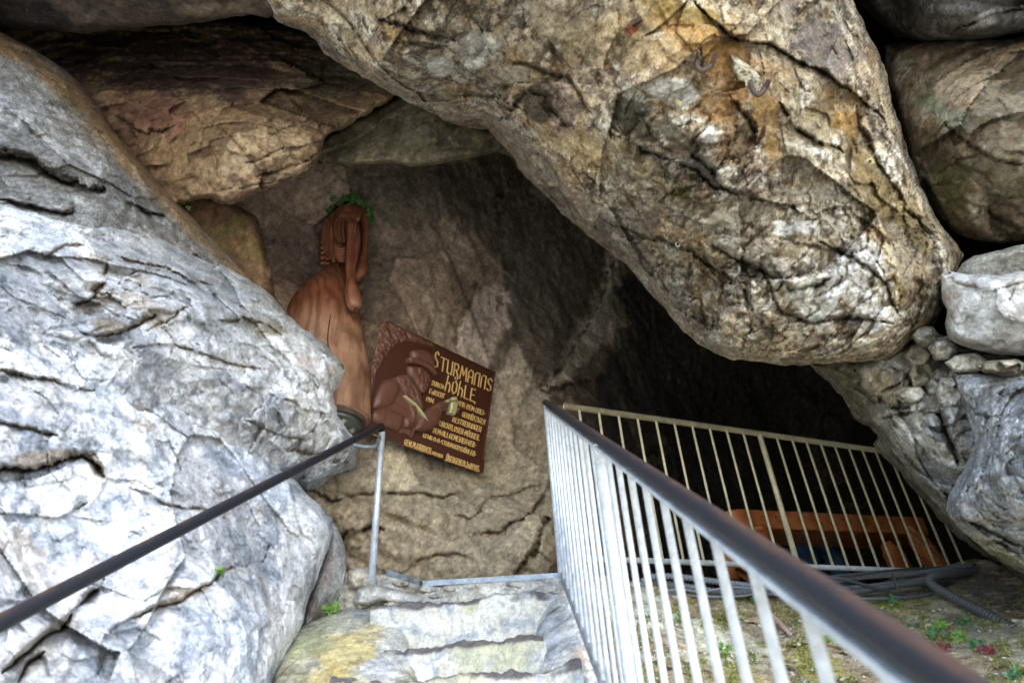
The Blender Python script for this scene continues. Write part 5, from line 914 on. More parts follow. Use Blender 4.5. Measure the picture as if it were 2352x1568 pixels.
def limb(name, pts, w=None, n=16, off=-.2, flat=1.0, mat=M_STATUE):
    P = [];R = []
    for x, y, r in pts:
        u, v = C1(x, y); d = sd_(u, v, off); P.append(atv(u, v, d)); R.append(r * .375 * d / FPX)
    path = smooth_path(P, 5); rr = list(np.interp(np.linspace(0, len(R) - 1, len(path)), range(len(R)), R)); rr[0] *= .5
    rr[-1] *= .3
    bm = bmesh.new(); tube(bm, path, rr, n, flat=flat); return bm_obj(name, bm, mat, st)
limb('forearm', [(512, 215, 30), (515, 250, 40), (517, 310, 43), (512, 370, 42), (506, 430, 38), (500, 490, 31), (505, 545, 28), (508, 590, 37), (514, 640, 47), (520, 685, 48), (524, 706, 46), (526, 722, 40), (527, 733, 22)], off=-.30)
limb('forearm', [(585, 180, 24), (592, 240, 22), (588, 300, 22), (590, 370, 18), (582, 430, 30), (572, 480, 36), (548, 530, 30), (530, 560, 20)], off=-.14)
limb('brow', [(420, 200, 20), (445, 172, 26), (490, 168, 28), (530, 178, 26), (560, 190, 26)], off=-.2)
for k in range(3): limb('finger', [(492 + 18 * k, 205, 10), (495 + 17 * k, 240, 12), (496 + 17 * k, 268, 11)], off=-.36, n=8)
for k in range(6): limb('hair_lock', [(350 + 6 * k, 180 + 8 * k, 8), (340 + 9 * k, 260 + 10 * k, 11), (335 + 12 * k, 330 + 14 * k, 10), (350 + 10 * k, 400 + 10 * k, 7)], off=-.2 - .012 * k, n=8)
for k in range(5):     # carved wavy locks beside the raised forearm
    limb('hair_lock', [(392 + 2 * k, 225 + 20 * k, 8), (386 + 3 * k, 290 + 20 * k, 12), (405 + 4 * k, 345 + 18 * k, 12), (440, 368 + 17 * k, 12), (470, 360 + 19 * k, 9)], off=-.26 + .006 * k, n=8)
for k in range(5):
    limb('hair_lock', [(318, 330 + 32 * k, 9), (338, 322 + 32 * k, 10), (360, 335 + 30 * k, 8), (372, 330 + 30 * k, 6)], off=-.20, n=8)
for k in range(3):
    limb('hair_lock', [(420 + 22 * k, 180, 9), (405 + 24 * k, 230, 12), (415 + 22 * k, 290, 11), (440 + 12 * k, 330, 9)], off=-.25, n=8)
# drying crack down the belly
cr = []
for x, y in ((412, 585), (405, 640), (398, 700), (382, 760), (370, 820), (362, 880), (360, 930), (368, 975)):
    u, v = C1(x, y); r = Vector(rays(u, v)); best = None
    k = min(range(len(bpath)), key=lambda i: abs((784 - FPX * ((CAM_M.T @ (np.array(bpath[i]) - CAM_P))[1] / (CAM_M.T @ (np.array(bpath[i]) - CAM_P))[2])) - v))
    c, R2 = bpath[k], brad[k]; d = sd_(u, v); p = atv(u, v, d); dx = (p.x - c.x) / (R2 * 1.0); dy = math.sqrt(max(0, 1 - dx * dx)) * R2 * .85
    # walk along the ray to the belly surface
    q = Vector(CAM_P) + r * ((c.y - dy * .985) / r.y); cr.append(q)
bm = bmesh.new(); tube(bm, smooth_path(cr, 4), .0035, 6); bm_obj('drying_crack', bm, M_HAIR, st)
# foot plate: cut end of the trunk with a steel plate bolted under it
bm = bmesh.new(); n = 40; zc = S0.z
r0 = 92 * sd_(757, 965) / FPX
def disc(name, z0, z1, rx, ry, mat, cx=0, cy=0, cut=None):
    bm = bmesh.new(); a_ = [2 * math.pi * j / 40 for j in range(40)]
    lo_ = [bm.verts.new((S0.x + cx + max(rx * math.cos(a), -1) , S0.y + cy + ry * math.sin(a), z0)) for a in a_]; hi_ = [bm.verts.new((v.co.x, v.co.y, z1)) for v in lo_]
    bm.faces.new(lo_[::-1]); bm.faces.new(hi_)
    for j in range(40): bm.faces.new((lo_[j], lo_[(j + 1) % 40], hi_[(j + 1) % 40], hi_[j]))
    return bm_obj(name, bm, mat, st, False)
disc('dark_cut_rim', zc - .035, zc - .002, r0 * .90, r0 * .78, M_HOOK); fpl = disc('foot_plate', zc - .055, zc - .036, r0 * .80, r0 * .70, M_BASEP)  # dark disc at the trunk's cut end, steel plate below it
for a in (20, 70, 130, 200, 250, 320):
    p = Vector((S0.x + math.cos(math.radians(a)) * r0 * .58, S0.y + math.sin(math.radians(a)) * r0 * .5, zc - .056))
    bm = bmesh.new(); tube(bm, [p, p + Vector((0, 0, -.004))], .024, 20); bm_obj('washer', bm, M_BOLT, fpl, False)
    bm = bmesh.new(); tube(bm, [p + Vector((0, 0, -.004)), p + Vector((0, 0, -.022))], .012, 6); bm_obj('bolt', bm, M_BOLT, fpl, False)

# ------------------------------------------------------------------ leaves
def leaf_mesh(name, mat, lobes=5, deep=.45, seed=0, pointy=1.0):
    v = [(0, 0, 0)]; rr = random.Random(seed); n = lobes * 4
    for k in range(n + 1):
        a = math.radians(-150 + 300 * k / n) ; ph = (k % 4) / 4
        r = 1 - deep * abs(math.sin(math.pi * (k / 4))) if False else (1 - deep * (1 - abs(math.cos(math.pi * k / 4)) ** pointy))
        r *= 1 - .25 * abs(a) / 2.6
        v.append((r * math.sin(a), r * math.cos(a) * 1.0, .12 * r * math.cos(k * math.pi / 2) - .1 * r * r))
    f = [(0, k, k + 1) for k in range(1, n + 1)]
    me = new_mesh(name, v, f, mat, False); return me
LEAVES = {k: [leaf_mesh('leaf', m, l, d, s) for s in range(2)] for k, (m, l, d) in dict(g=(M_LEAF, 5, .42), i=(M_IVY, 5, .4), d=(M_LEAFD, 3, .5), r=(M_LEAFR, 5, .35)).items()}
def plant(u, v, d, n, size, kind, lab, spread=20, name='herb', cat='plant', group='small herbs on the rock', seed=0, grp=True):
    rr = random.Random(seed + int(u)); base = atv(u, v, d); p = empty(name, base, lab, cat, group if grp else None)
    sx = Vector((1, 0, 0)); toc = (Vector(CAM_P) - base).normalized()
    for k in range(n):
        a = rr.uniform(0, 2 * math.pi); r = spread * d / FPX * math.sqrt(rr.uniform(.05, 1))
        q = Vector((math.cos(a) * r, -rr.uniform(.01, .05), math.sin(a) * r * .75 + spread * .4 * d / FPX))
        o = link('leaf', rr.choice(LEAVES[kind]), p); s = size * rr.uniform(.7, 1.25); o.scale = (s, s, s); o.location = q
        nrm_ = (toc * .8 + Vector((rr.uniform(-.6, .6), rr.uniform(-.5, .2), rr.uniform(-.2, .9)))).normalized()
        o.rotation_euler = (nrm_.to_track_quat('Z', 'Y') @ Matrix.Rotation(rr.uniform(0, 6.28), 3, 'Z').to_quaternion()).to_euler()
        if k < 5 or n < 12:
            bm = bmesh.new(); tube(bm, [base, base + q * .5 + Vector((0, 0, .008)), base + q], .0012, 4); bm_obj('stem', bm, M_LEAFR, p)
    return p
def sdep(key, u, v):
    P, d = FACE[key]; k = np.argmin((P[:, 0] - u) ** 2 + (P[:, 1] - v) ** 2); return float(d[k])
KS = [k for k in FACE if k.startswith('ground_slope')][0]; KM = [k for k in FACE if 'hanging over the cave mouth' in k][0]; KL = [k for k in FACE if 'huge blue-grey and white' in k][0]
for (u, v, n, sz, k, lab) in [(1738, 1383, 7, .022, 'd', 'small green herb on the earth below the cables, between two stair bars'), (1801, 1372, 6, .020, 'g', 'small herb half hidden by the handrail above the dry stick'), (1663, 1380, 4, .016, 'g', 'tiny herb leftmost on the mossy slope'), (2122, 1358, 8, .026, 'd', 'leafy green herb under the bend of the thick hose'),
                              (2163, 1372, 7, .022, 'g', 'yellowish herb touching the thick hose at its bend'), (2053, 1382, 6, .024, 'd', 'low green herb on the mossy lip right of the handrail'), (2158, 1440, 6, .034, 'g', 'bright light green herb with large lobed leaves, top of the clump'), (2145, 1462, 6, .026, 'd', 'bluish green herb at the left of the clump'),
                              (2206, 1434, 6, .026, 'd', 'green herb at the upper right of the clump'), (2196, 1470, 8, .034, 'g', 'yellow green herb in the middle of the clump'), (2232, 1488, 8, .028, 'd', 'darker green herb at the lower right of the clump'), (2160, 1494, 8, .022, 'r', 'dark red leaved plant below the green clump'),
                              (2262, 1500, 12, .022, 'r', 'dark red rosette plant right of the green clump'), (2315, 1555, 7, .024, 'd', 'small green herb in the lower right corner')]:
    plant(u, v, sdep(KS, u, v) - .02, n, sz, k, lab, 13)
for (u, v, n, sz, k, lab) in [(1905, 1475, 7, .016, 'g', 'tiny sprout beside the near end of the handrail on the slope'), (2085, 1440, 8, .018, 'd', 'low creeping herb left of the bright green clump'), (2110, 1530, 9, .02, 'd', 'low dark herb below the red leaved plant'), (1560, 1420, 7, .016, 'g', 'small moss plant seen between two near stair bars'), (1660, 1500, 9, .018, 'g', 'yellowish tuft on the pale rock between the stair bars'), (2040, 1500, 8, .016, 'g', 'thin weed near the lower edge of the slope beside the handrail')]:
    plant(u, v, sdep(KS, u, v) - .015, n, sz, k, lab, 16)
plant(765, 1408, 3.58, 26, .022, 'g', 'tufted green herb in the joint at the foot of the rounded rock beside the steps', 17)
plant(502, 1320, sdep(KL, 502, 1320) - .02, 14, .016, 'g', 'little green herb growing in a crack of the huge lower left boulder', 13)
plant(434, 484, 4.5, 3, .012, 'g', 'single bright green sprig where brown block and grey slab meet', 5)
# ivy wreath on the statue head
wr = empty('ivy_wreath', atv(805, 492, sd_(805, 492)), 'green ivy wreath crowning the wooden figure', 'wreath'); rr = random.Random(5)
wc = atv(806, 494, sd_(806, 494)); WR = 46 * sd_(806, 494) / FPX
ring = [wc + Vector((math.cos(t) * WR, math.sin(t) * WR * .9, .015 * math.sin(3 * t) + .02)) for t in np.linspace(0, 2 * math.pi, 33)]
bm = bmesh.new(); tube(bm, ring, .006, 6); bm_obj('vine', bm, M_IVY, wr)
for k in range(110):
    t = rr.uniform(0, 2 * math.pi); p = wc + Vector((math.cos(t) * WR * rr.uniform(.85, 1.15), math.sin(t) * WR * rr.uniform(.8, 1.1), rr.uniform(-.02, .085) - (.06 if abs(math.cos(t)) > .9 and k % 2 else 0)))
    o = link('leaf', rr.choice(LEAVES['i']), wr); s = rr.uniform(.022, .04); o.scale = (s, s, s); o.location = p - wr.location
    o.rotation_euler = (Vector((math.cos(t) * .5 + rr.uniform(-.5, .5), -.9 + rr.uniform(-.3, .5), rr.uniform(-.5, .7))).to_track_quat('Z', 'Y') @ Matrix.Rotation(rr.uniform(0, 6.28), 3, 'Z').to_quaternion()).to_euler()
# moss, straw and crumbs on the slope
def litter():
    P, d = FACE[KS]; rs = np.random.RandomState(4); V = []; F = []; mats = []
    m = (P[:, 0] > 1320) & (P[:, 0] < 2380) & (P[:, 1] > 1370) & (P[:, 1] < 1600); idx = np.where(m)[0]
    den = fbm(np.stack([P[idx, 0] / 90, P[idx, 1] / 60, 0 * P[idx, 0]], -1), 77, 4)
    for nm, mat, cnt, th, L, wd_, up in (('moss', M_LEAFM, 9000, .08, .016, .004, .9), ('dry_grass', M_DRYGRASS, 5200, -.05, .05, .0011, .25)):
        c = idx[(den > th) if nm == 'moss' else (den < .25)]; pick = rs.choice(c, min(cnt, len(c) * 3))
        p = at(P[pick, 0] + rs.uniform(-1.5, 1.5, len(pick)), P[pick, 1] + rs.uniform(-1.5, 1.5, len(pick)), d[pick] - .003)
        dr = rs.normal(0, 1, (len(pick), 3)); dr[:, 2] = np.abs(dr[:, 2]) * up; dr[:, 1] -= .4; dr /= np.linalg.norm(dr, axis=1)[:, None]
        s = np.cross(dr, rs.normal(0, 1, (len(pick), 3))); s /= np.linalg.norm(s, axis=1)[:, None]
        LL = L * rs.uniform(.4, 1.3, (len(pick), 1)); a = p + s * wd_; b = p - s * wd_; t = p + dr * LL + s * wd_ * .3; t2 = p + dr * LL - s * wd_ * .3
        V = np.stack([a, b, t2, t], 1).reshape(-1, 3); F = np.arange(len(V)).reshape(-1, 4)
        o = link(nm, new_mesh(nm, V, F, mat, False)); tag(o, {'moss': 'yellow green moss growing over the earth slope', 'dry_grass': 'dry straw and stalks scattered on the earth slope'}[nm], nm.replace('_', ' '), kind='stuff')
M_LEAFM = leaf_mat('yellow_green_moss', (0.20, 0.21, 0.04)); litter()
# pebbles on the slope
rr = random.Random(9)
bm = bmesh.new()
for k in range(150):
    u, v = rr.uniform(1500, 2335), rr.uniform(1385, 1566); d = sdep(KS, u, v); q = rr.uniform(.003, .016) 
    r_ = bmesh.ops.create_icosphere(bm, subdivisions=1, radius=q, matrix=Matrix.Translation(atv(u, v, d - q * .5)) @ Matrix.Rotation(rr.uniform(0, 3), 4, 'X') @ Matrix.Diagonal((1, rr.uniform(.6, 1), rr.uniform(.4, .8), 1)))
    for w in r_['verts']: w.co += Vector((rr.uniform(-.2, .2), rr.uniform(-.2, .2), rr.uniform(-.2, .2))) * q
M_PEB = mat_new('pale_pebble', (.48, .45, .39), .9)[0]
o = bm_obj('gravel', bm, M_PEB, None, False); tag(o, 'pale crumbs of stone scattered over the mossy slope', 'gravel', kind='stuff')
bm = bmesh.new(); a, b = atv(1762, 1404, sdep(KS, 1762, 1408) - .05), atv(1818, 1458, sdep(KS, 1818, 1462) - .05)
tube(bm, [a, a.lerp(b, .06), a.lerp(b, .5) + Vector((0, -.006, .006)), a.lerp(b, .93), b], [.008, .015, .013, .012, .005], 7, flat=.6); o = bm_obj('stick', bm, M_STICK, None, False, origin=a); tag(o, 'split dry pale stick lying on the slope below the handrail', 'stick')

# ------------------------------------------------------------------ iron in the great boulder
def C7(x, y): return 1528.8 + x * .125, 88.2 + y * .125
for k, (pts, lab, patch) in enumerate([([(600, 380), (575, 450), (590, 540), (650, 595), (740, 570), (830, 500), (880, 400), (915, 290)], 'left one of two rusty iron hooks cemented into the great boulder', [(300, 380), (400, 200), (560, 130), (680, 220), (750, 360), (740, 480), (640, 540), (560, 480), (480, 480), (380, 520)]),
                           ([(1560, 800), (1590, 900), (1620, 980), (1690, 1040), (1760, 1010), (1830, 920), (1870, 840), (1900, 760)], 'right one of two rusty iron hooks cemented into the great boulder', [(1180, 290), (1350, 340), (1600, 540), (1740, 700), (1790, 860), (1740, 980), (1640, 1000), (1560, 880), (1500, 960), (1440, 940), (1460, 800), (1250, 800), (1200, 520)])]):
    pp = [C7(*p) for p in pts]; pc = [C7(*p) for p in patch]
    d0 = min(sdep(KM, u, v) for u, v in pp)
    h = empty('iron_hook', atv(*pp[0], d0), lab, 'iron hook', 'iron hooks in the great boulder')
    P3_ = [atv(u, v, d0 - .012 - .05 * math.sin(math.pi * min(1, j / 5)) - .012 * j) for j, (u, v) in enumerate(pp)]; P3_[0] = atv(*pp[0], d0 + .03)
    bm = bmesh.new(); tube(bm, smooth_path(P3_, 5), [.0115] * (len(pp) * 5 - 4), 12); bm_obj('hook', bm, M_HOOK, h)
    s = rock('mortar_patch', lab + ' m', pc, [(p[0], p[1], min(sdep(KM, *p), d0 + .03) + .012) for p in pc[::2]] + [(np.mean([p[0] for p in pc]), np.mean([p[1] for p in pc]), d0 - .012)], step=2, edge=(10, .04), thick=.12, seed=301 + k, rough_amp=6, noise=[('fbm', 18, .03, None), ('facet', 25, .02, None), ('fbm', 60, .006, None)], palette=dict(base=(.46, .40, .29), mix=[(20, .1, .1, (.66, .62, .5), .7), (30, .2, .1, (.2, .17, .13), .6)]))
    child_of(s, h)
def ringbolt(u, v, r, lab, mat=M_BOLT):
    d = sdep(KM, u, v); p = atv(u, v, d - .015); t = (Vector(CAM_P) - p).normalized(); x = t.cross(Vector((0, 0, 1))).normalized(); y = x.cross(t)
    bm = bmesh.new(); pts = [p + (x * math.cos(a) + y * math.sin(a)) * r for a in np.linspace(0, 2 * math.pi, 21)]; tube(bm, pts, r * .38, 8, cap=False)
    o = bm_obj('ring_bolt', bm, mat, None, origin=p); tag(o, lab, 'bolt')
    bm = bmesh.new(); tube(bm, [p - t * .03, p + t * .006], r * .3, 8); q = bm_obj('shank', bm, M_HOOK, o)
ringbolt(1557, 561, .011, 'small bright ring bolt set in the lower face of the great boulder')
d = sdep(KM, 1998, 371); p = atv(1998, 371, d - .015); t = (Vector(CAM_P) - p).normalized(); x = t.cross(Vector((0, 0, 1))).normalized(); y = x.cross(t)
bm = bmesh.new(); box(bm, p, .036, .036, .006, (x, y, t)); o = bm_obj('anchor_plate', bm, M_BRASS, None, False, origin=p); tag(o, 'small square yellowish anchor plate on the right flank of the great boulder', 'anchor plate')
bm = bmesh.new(); tube(bm, [p, p + t * .012], .008, 6); bm_obj('nut', bm, M_HOOK, o)
d = sdep(KM, 1553, 232); p = atv(1548, 230, d - .02); q = atv(1566, 244, d - .005)
bm = bmesh.new(); tube(bm, [p, q], [.014, .016], 12); o = bm_obj('pipe_stub', bm, M_ZINC_Y, None, origin=p); tag(o, 'short cut pipe stub sticking out below the white patch of the great boulder', 'pipe stub')
d = sdep(KM, 1456, 57); p = atv(1462, 50, d - .03); bm = bmesh.new(); box(bm, p, .05, .02, .03, (x, y, t)); box(bm, p + x * .012 + t * .015, .02, .02, .03, (x, y, t)); o = bm_obj('iron_stump', bm, M_HOOK, None, False, origin=p); tag(o, 'rusty red broken iron stump high on the great boulder', 'iron stump')
# ------------------------------------------------------------------ commemorative plaque
PLW, PLH = 1.076, .85
plq = empty('plaque', PTL + PX * PLW / 2 + PY * (-PLH / 2), 'dark brown relief plaque with gold lettering and a man in a hat holding a lantern', 'plaque')
def CQ(x, y):      # point of the enlarged plaque view -> plaque coordinates in metres
    u, v = (1400 + x / 2.376) * .588, (1220 + y / 2.376) * .588
    r = Vector(rays(u, v)); C0 = Vector(CAM_P); p = C0 + r * ((PTL - C0).dot(PN) / r.dot(PN)) - PTL
    return p.dot(PX), p.dot(PY)
PLO = plq.location
def W3(x, y, h): return PTL + PX * x + PY * y - PN * h - PLO
def slab(name, poly, h0, h1, mat, bev=0.0):
    bm = bmesh.new(); lo_ = [bm.verts.new(W3(x, y, h0)) for x, y in poly]; hi_ = [bm.verts.new(W3(x, y, h1)) for x, y in poly]; n = len(poly)
    bm.faces.new(lo_); bm.faces.new(hi_[::-1])
    for j in range(n): bm.faces.new((lo_[j], hi_[j], hi_[(j + 1) % n], lo_[(j + 1) % n]))
    bmesh.ops.recalc_face_normals(bm, faces=bm.faces); me = D.meshes.new(name); bm.to_mesh(me); bm.free(); me.materials.append(mat); o = link(name, me, plq)
    if bev: m = o.modifiers.new('bevel', 'BEVEL'); m.width = bev; m.segments = 2
    return o
def relief(name, pts, h0, bulge, mat=None, rim=.03, step=.006, fold=0.0, fsc=40, fang=0, seed=1, crop=True, rag=0.0):
    poly = np.array([CQ(*p) for p in pts] if crop else pts)
    # smooth closed outline
    n = len(poly); out = []
    for k in range(n):
        p0, p1, p2, p3 = poly[k - 1], poly[k], poly[(k + 1) % n], poly[(k + 2) % n]
        for j in range(5):
            t = j / 5; out.append(0.5 * ((2 * p1) + (p2 - p0) * t + (2 * p0 - 5 * p1 + 4 * p2 - p3) * t * t + (3 * p1 - p0 - 3 * p2 + p3) * t ** 3))
    out = np.array(out)
    if rag: out += rag * np.stack([fbm(np.stack([out[:, 0] * 40, out[:, 1] * 40, 0 * out[:, 0]], -1), 3, 3), fbm(np.stack([out[:, 0] * 40, out[:, 1] * 40, 5 + 0 * out[:, 0]], -1), 4, 3)], -1)
    lo_, hi_ = out.min(0), out.max(0); gx = np.arange(lo_[0] - step, hi_[0] + 2 * step, step); gy = np.arange(lo_[1] - step, hi_[1] + 2 * step, step)
    X, Y = np.meshgrid(gx, gy, indexing='ij'); P = np.stack([X.ravel(), Y.ravel()], -1); I = inside(P, out).reshape(X.shape)
    cell = (I[:-1, :-1].astype(int) + I[1:, :-1] + I[:-1, 1:] + I[1:, 1:]) >= 2; idx = np.arange(X.size).reshape(X.shape)
    if not cell.any(): return
    F = np.stack([idx[:-1, :-1][cell], idx[1:, :-1][cell], idx[1:, 1:][cell], idx[:-1, 1:][cell]], -1)
    used = np.unique(F); rm = -np.ones(X.size, int); rm[used] = np.arange(len(used)); F = rm[F]; P = P[used]; ins = I.ravel()[used]
    sd, near = seg_dist(P, out, True); sd = np.where(ins, sd, 0)
    E = np.concatenate([F[:, [0, 1]], F[:, [1, 2]], F[:, [2, 3]], F[:, [3, 0]]]); key = np.minimum(E[:, 0], E[:, 1]) * (len(P) + 1) + np.maximum(E[:, 0], E[:, 1])
    uq, inv, cnt = np.unique(key, return_inverse=True, return_counts=True); be = E[cnt[inv] == 1]; bv = np.unique(be); P[bv] = near[bv]; sd[bv] = 0
    t = np.clip(1 - sd / rim, 0, 1); h = h0 + bulge * np.sqrt(np.clip(1 - t * t, 0, 1))
    if fold:
        a = math.radians(fang); q = np.stack([P[:, 0] * math.cos(a) + P[:, 1] * math.sin(a), (-P[:, 0] * math.sin(a) + P[:, 1] * math.cos(a)) * .3, 0 * P[:, 0] + seed], -1) * fsc
        h += fold * (ridged(q, seed, 3) - .5) * (1 - t)
    o3 = np.array(PTL - PLO) + P[:, :1] * np.array(PX) + P[:, 1:] * np.array(PY) - h[:, None] * np.array(PN)
    b3 = o3[bv] + np.array(PN) * (h[bv, None] + .003); nb = len(P); bi = -np.ones(nb, int); bi[bv] = np.arange(len(bv))
    F2 = np.stack([be[:, 1], be[:, 0], nb + bi[be[:, 0]], nb + bi[be[:, 1]]], -1)
    me = new_mesh(name, np.concatenate([o3, b3]), np.concatenate([F, F2]), mat or M_RELIEF, True); return link(name, me, plq)
slab('board', [(0, 0), (PLW, 0), (PLW, -PLH + .06), (0, -PLH + .06)], -.035, 0.0, M_PLAQUE, .006)
for po in ([(0.26, -.004), (PLW - .004, -.004), (PLW - .004, -.016), (0.26, -.016)], [(PLW - .016, -.016), (PLW - .004, -.016), (PLW - .004, -.76), (PLW - .016, -.76)]): slab('border', po, 0, .010, M_PLAQUE, .003)
slab('ledge', [(-.005, -PLH + .10), (PLW + .004, -PLH + .10), (PLW + .01, -PLH), (-.005, -PLH)], -.03, .018, M_PLAQUE, .006)
relief('rock_arch', [(212, 90), (290, 95), (430, 160), (560, 225), (700, 300), (690, 322), (600, 296), (520, 276), (440, 272), (360, 300), (300, 350), (240, 430), (190, 520), (150, 610), (118, 700), (105, 640), (120, 520), (150, 380), (180, 240)], 0, .010, rim=.02, fold=.03, fsc=26, fang=60, seed=4, rag=.006, step=.005)
relief('jacket', [(200, 665), (240, 630), (310, 612), (380, 600), (440, 578), (500, 620), (545, 690), (575, 740), (582, 820), (600, 930), (612, 1020), (560, 1080), (510, 1095), (480, 1165), (420, 1140), (330, 1090), (220, 1060), (120, 1000), (115, 900), (125, 820), (160, 740)], 0, .030, rim=.06, fold=.010, fsc=16, fang=70, seed=5)
relief('waistcoat', [(335, 612), (440, 585), (500, 640), (545, 720), (570, 800), (540, 900), (510, 1000), (500, 1080), (450, 900), (400, 760)], .022, .018, rim=.04, fold=.018, fsc=30, fang=60, seed=6, step=.005)
relief('upper_arm', [(112, 900), (118, 830), (150, 750), (200, 672), (260, 636), (320, 640), (362, 680), (365, 740), (330, 820), (280, 880), (200, 905)], .016, .034, rim=.06, fold=.008, fsc=12, fang=30, seed=7)
relief('forearm', [(105, 930), (170, 892), (250, 895), (330, 930), (395, 950), (402, 1000), (392, 1060), (350, 1110), (280, 1090), (180, 1060), (104, 1020)], .020, .036, rim=.06, fold=.006, fsc=12, seed=8)
relief('fist', [(392, 1000), (410, 975), (450, 968), (485, 985), (498, 1020), (485, 1065), (440, 1085), (395, 1072)], .03, .030, rim=.035, fold=.012, fsc=40, fang=80, seed=9, step=.004)
relief('forearm', [(500, 1095), (520, 1030), (560, 960), (620, 905), (680, 868), (720, 880), (745, 960), (735, 1010), (680, 1080), (610, 1108), (550, 1108)], .02, .032, rim=.05, fold=.010, fsc=16, fang=120, seed=10)
relief('hand', [(690, 880), (705, 850), (745, 832), (790, 832), (808, 850), (800, 880), (806, 905), (790, 925), (762, 922), (745, 955), (715, 930)], .02, .026, rim=.03, fold=.010, fsc=45, seed=11, step=.004)
relief('head', [(455, 500), (500, 495), (560, 505), (620, 540), (650, 570), (662, 600), (668, 640), (652, 655), (648, 680), (630, 690), (618, 725), (590, 758), (560, 752), (540, 715), (520, 690), (490, 640), (460, 600), (448, 550)], 0, .040, rim=.05, fold=.006, fsc=26, seed=12, step=.005)
relief('beard', [(560, 640), (590, 650), (630, 660), (632, 690), (612, 730), (588, 756), (560, 745), (545, 700)], .026, .016, rim=.03, fold=.012, fsc=60, fang=80, seed=13, step=.004)
relief('ear', [(528, 530), (545, 518), (562, 530), (560, 562), (548, 595), (532, 580)], .036, .012, rim=.012, seed=14, step=.003)
relief('hat_crown', [(468, 470), (474, 410), (482, 362), (510, 345), (560, 345), (610, 352), (650, 372), (680, 410), (692, 460), (690, 530), (620, 500), (540, 470)], 0, .050, rim=.06, fold=.004, fsc=14, fang=0, seed=15)
relief('hat_brim', [(432, 440), (445, 425), (480, 428), (540, 445), (600, 470), (650, 505), (685, 545), (702, 580), (690, 590), (660, 570), (610, 535), (550, 505), (490, 490), (445, 478)], .03, .030, rim=.022, seed=16, step=.004)
relief('strap', [(368, 1075), (412, 1085), (402, 1135), (358, 1120)], .01, .02, rim=.015, seed=17)
relief('strap', [(496, 1060), (506, 1062), (498, 1110), (478, 1165), (468, 1160), (486, 1110)], .02, .016, rim=.01, seed=18, step=.003)
relief('collar', [(500, 700), (520, 740), (545, 790), (570, 830), (580, 900), (560, 905), (520, 850), (505, 780)], .03, .014, rim=.02, fold=.008, fsc=30, seed=19)
relief('pickaxe', [(388, 782), (420, 792), (470, 828), (502, 855), (530, 888), (560, 925), (590, 975), (613, 1028), (585, 1000), (555, 962), (525, 925), (500, 885), (478, 872), (440, 842), (405, 808)], .045, .014, M_BRASS, rim=.012, seed=20, step=.003)
relief('lantern', [(838, 832), (893, 842), (888, 900), (873, 958), (845, 952), (816, 940), (826, 890)], .02, .028, M_BRASS, rim=.012, step=.004, seed=21)
relief('lantern_cap', [(848, 800), (858, 788), (875, 788), (890, 798), (892, 818), (880, 828), (858, 826), (846, 816)], .02, .030, M_BRASS, rim=.016, step=.003, seed=22)
relief('lantern_handle', [(790, 826), (812, 814), (846, 822), (846, 832), (814, 826), (806, 848), (796, 842)], .04, .010, M_BRASS, rim=.006, step=.003, seed=23)
M_GLOWP = mat_new('dull_orange_gilt', (.38, .20, .09), .5, .2)[0]
relief('lantern_rays', [(890, 870), (915, 878), (945, 892), (930, 905), (944, 912), (924, 918), (932, 932), (905, 930), (884, 922)], .0, .012, M_GLOWP, rim=.01, fold=.01, fsc=80, fang=90, seed=24, step=.003)
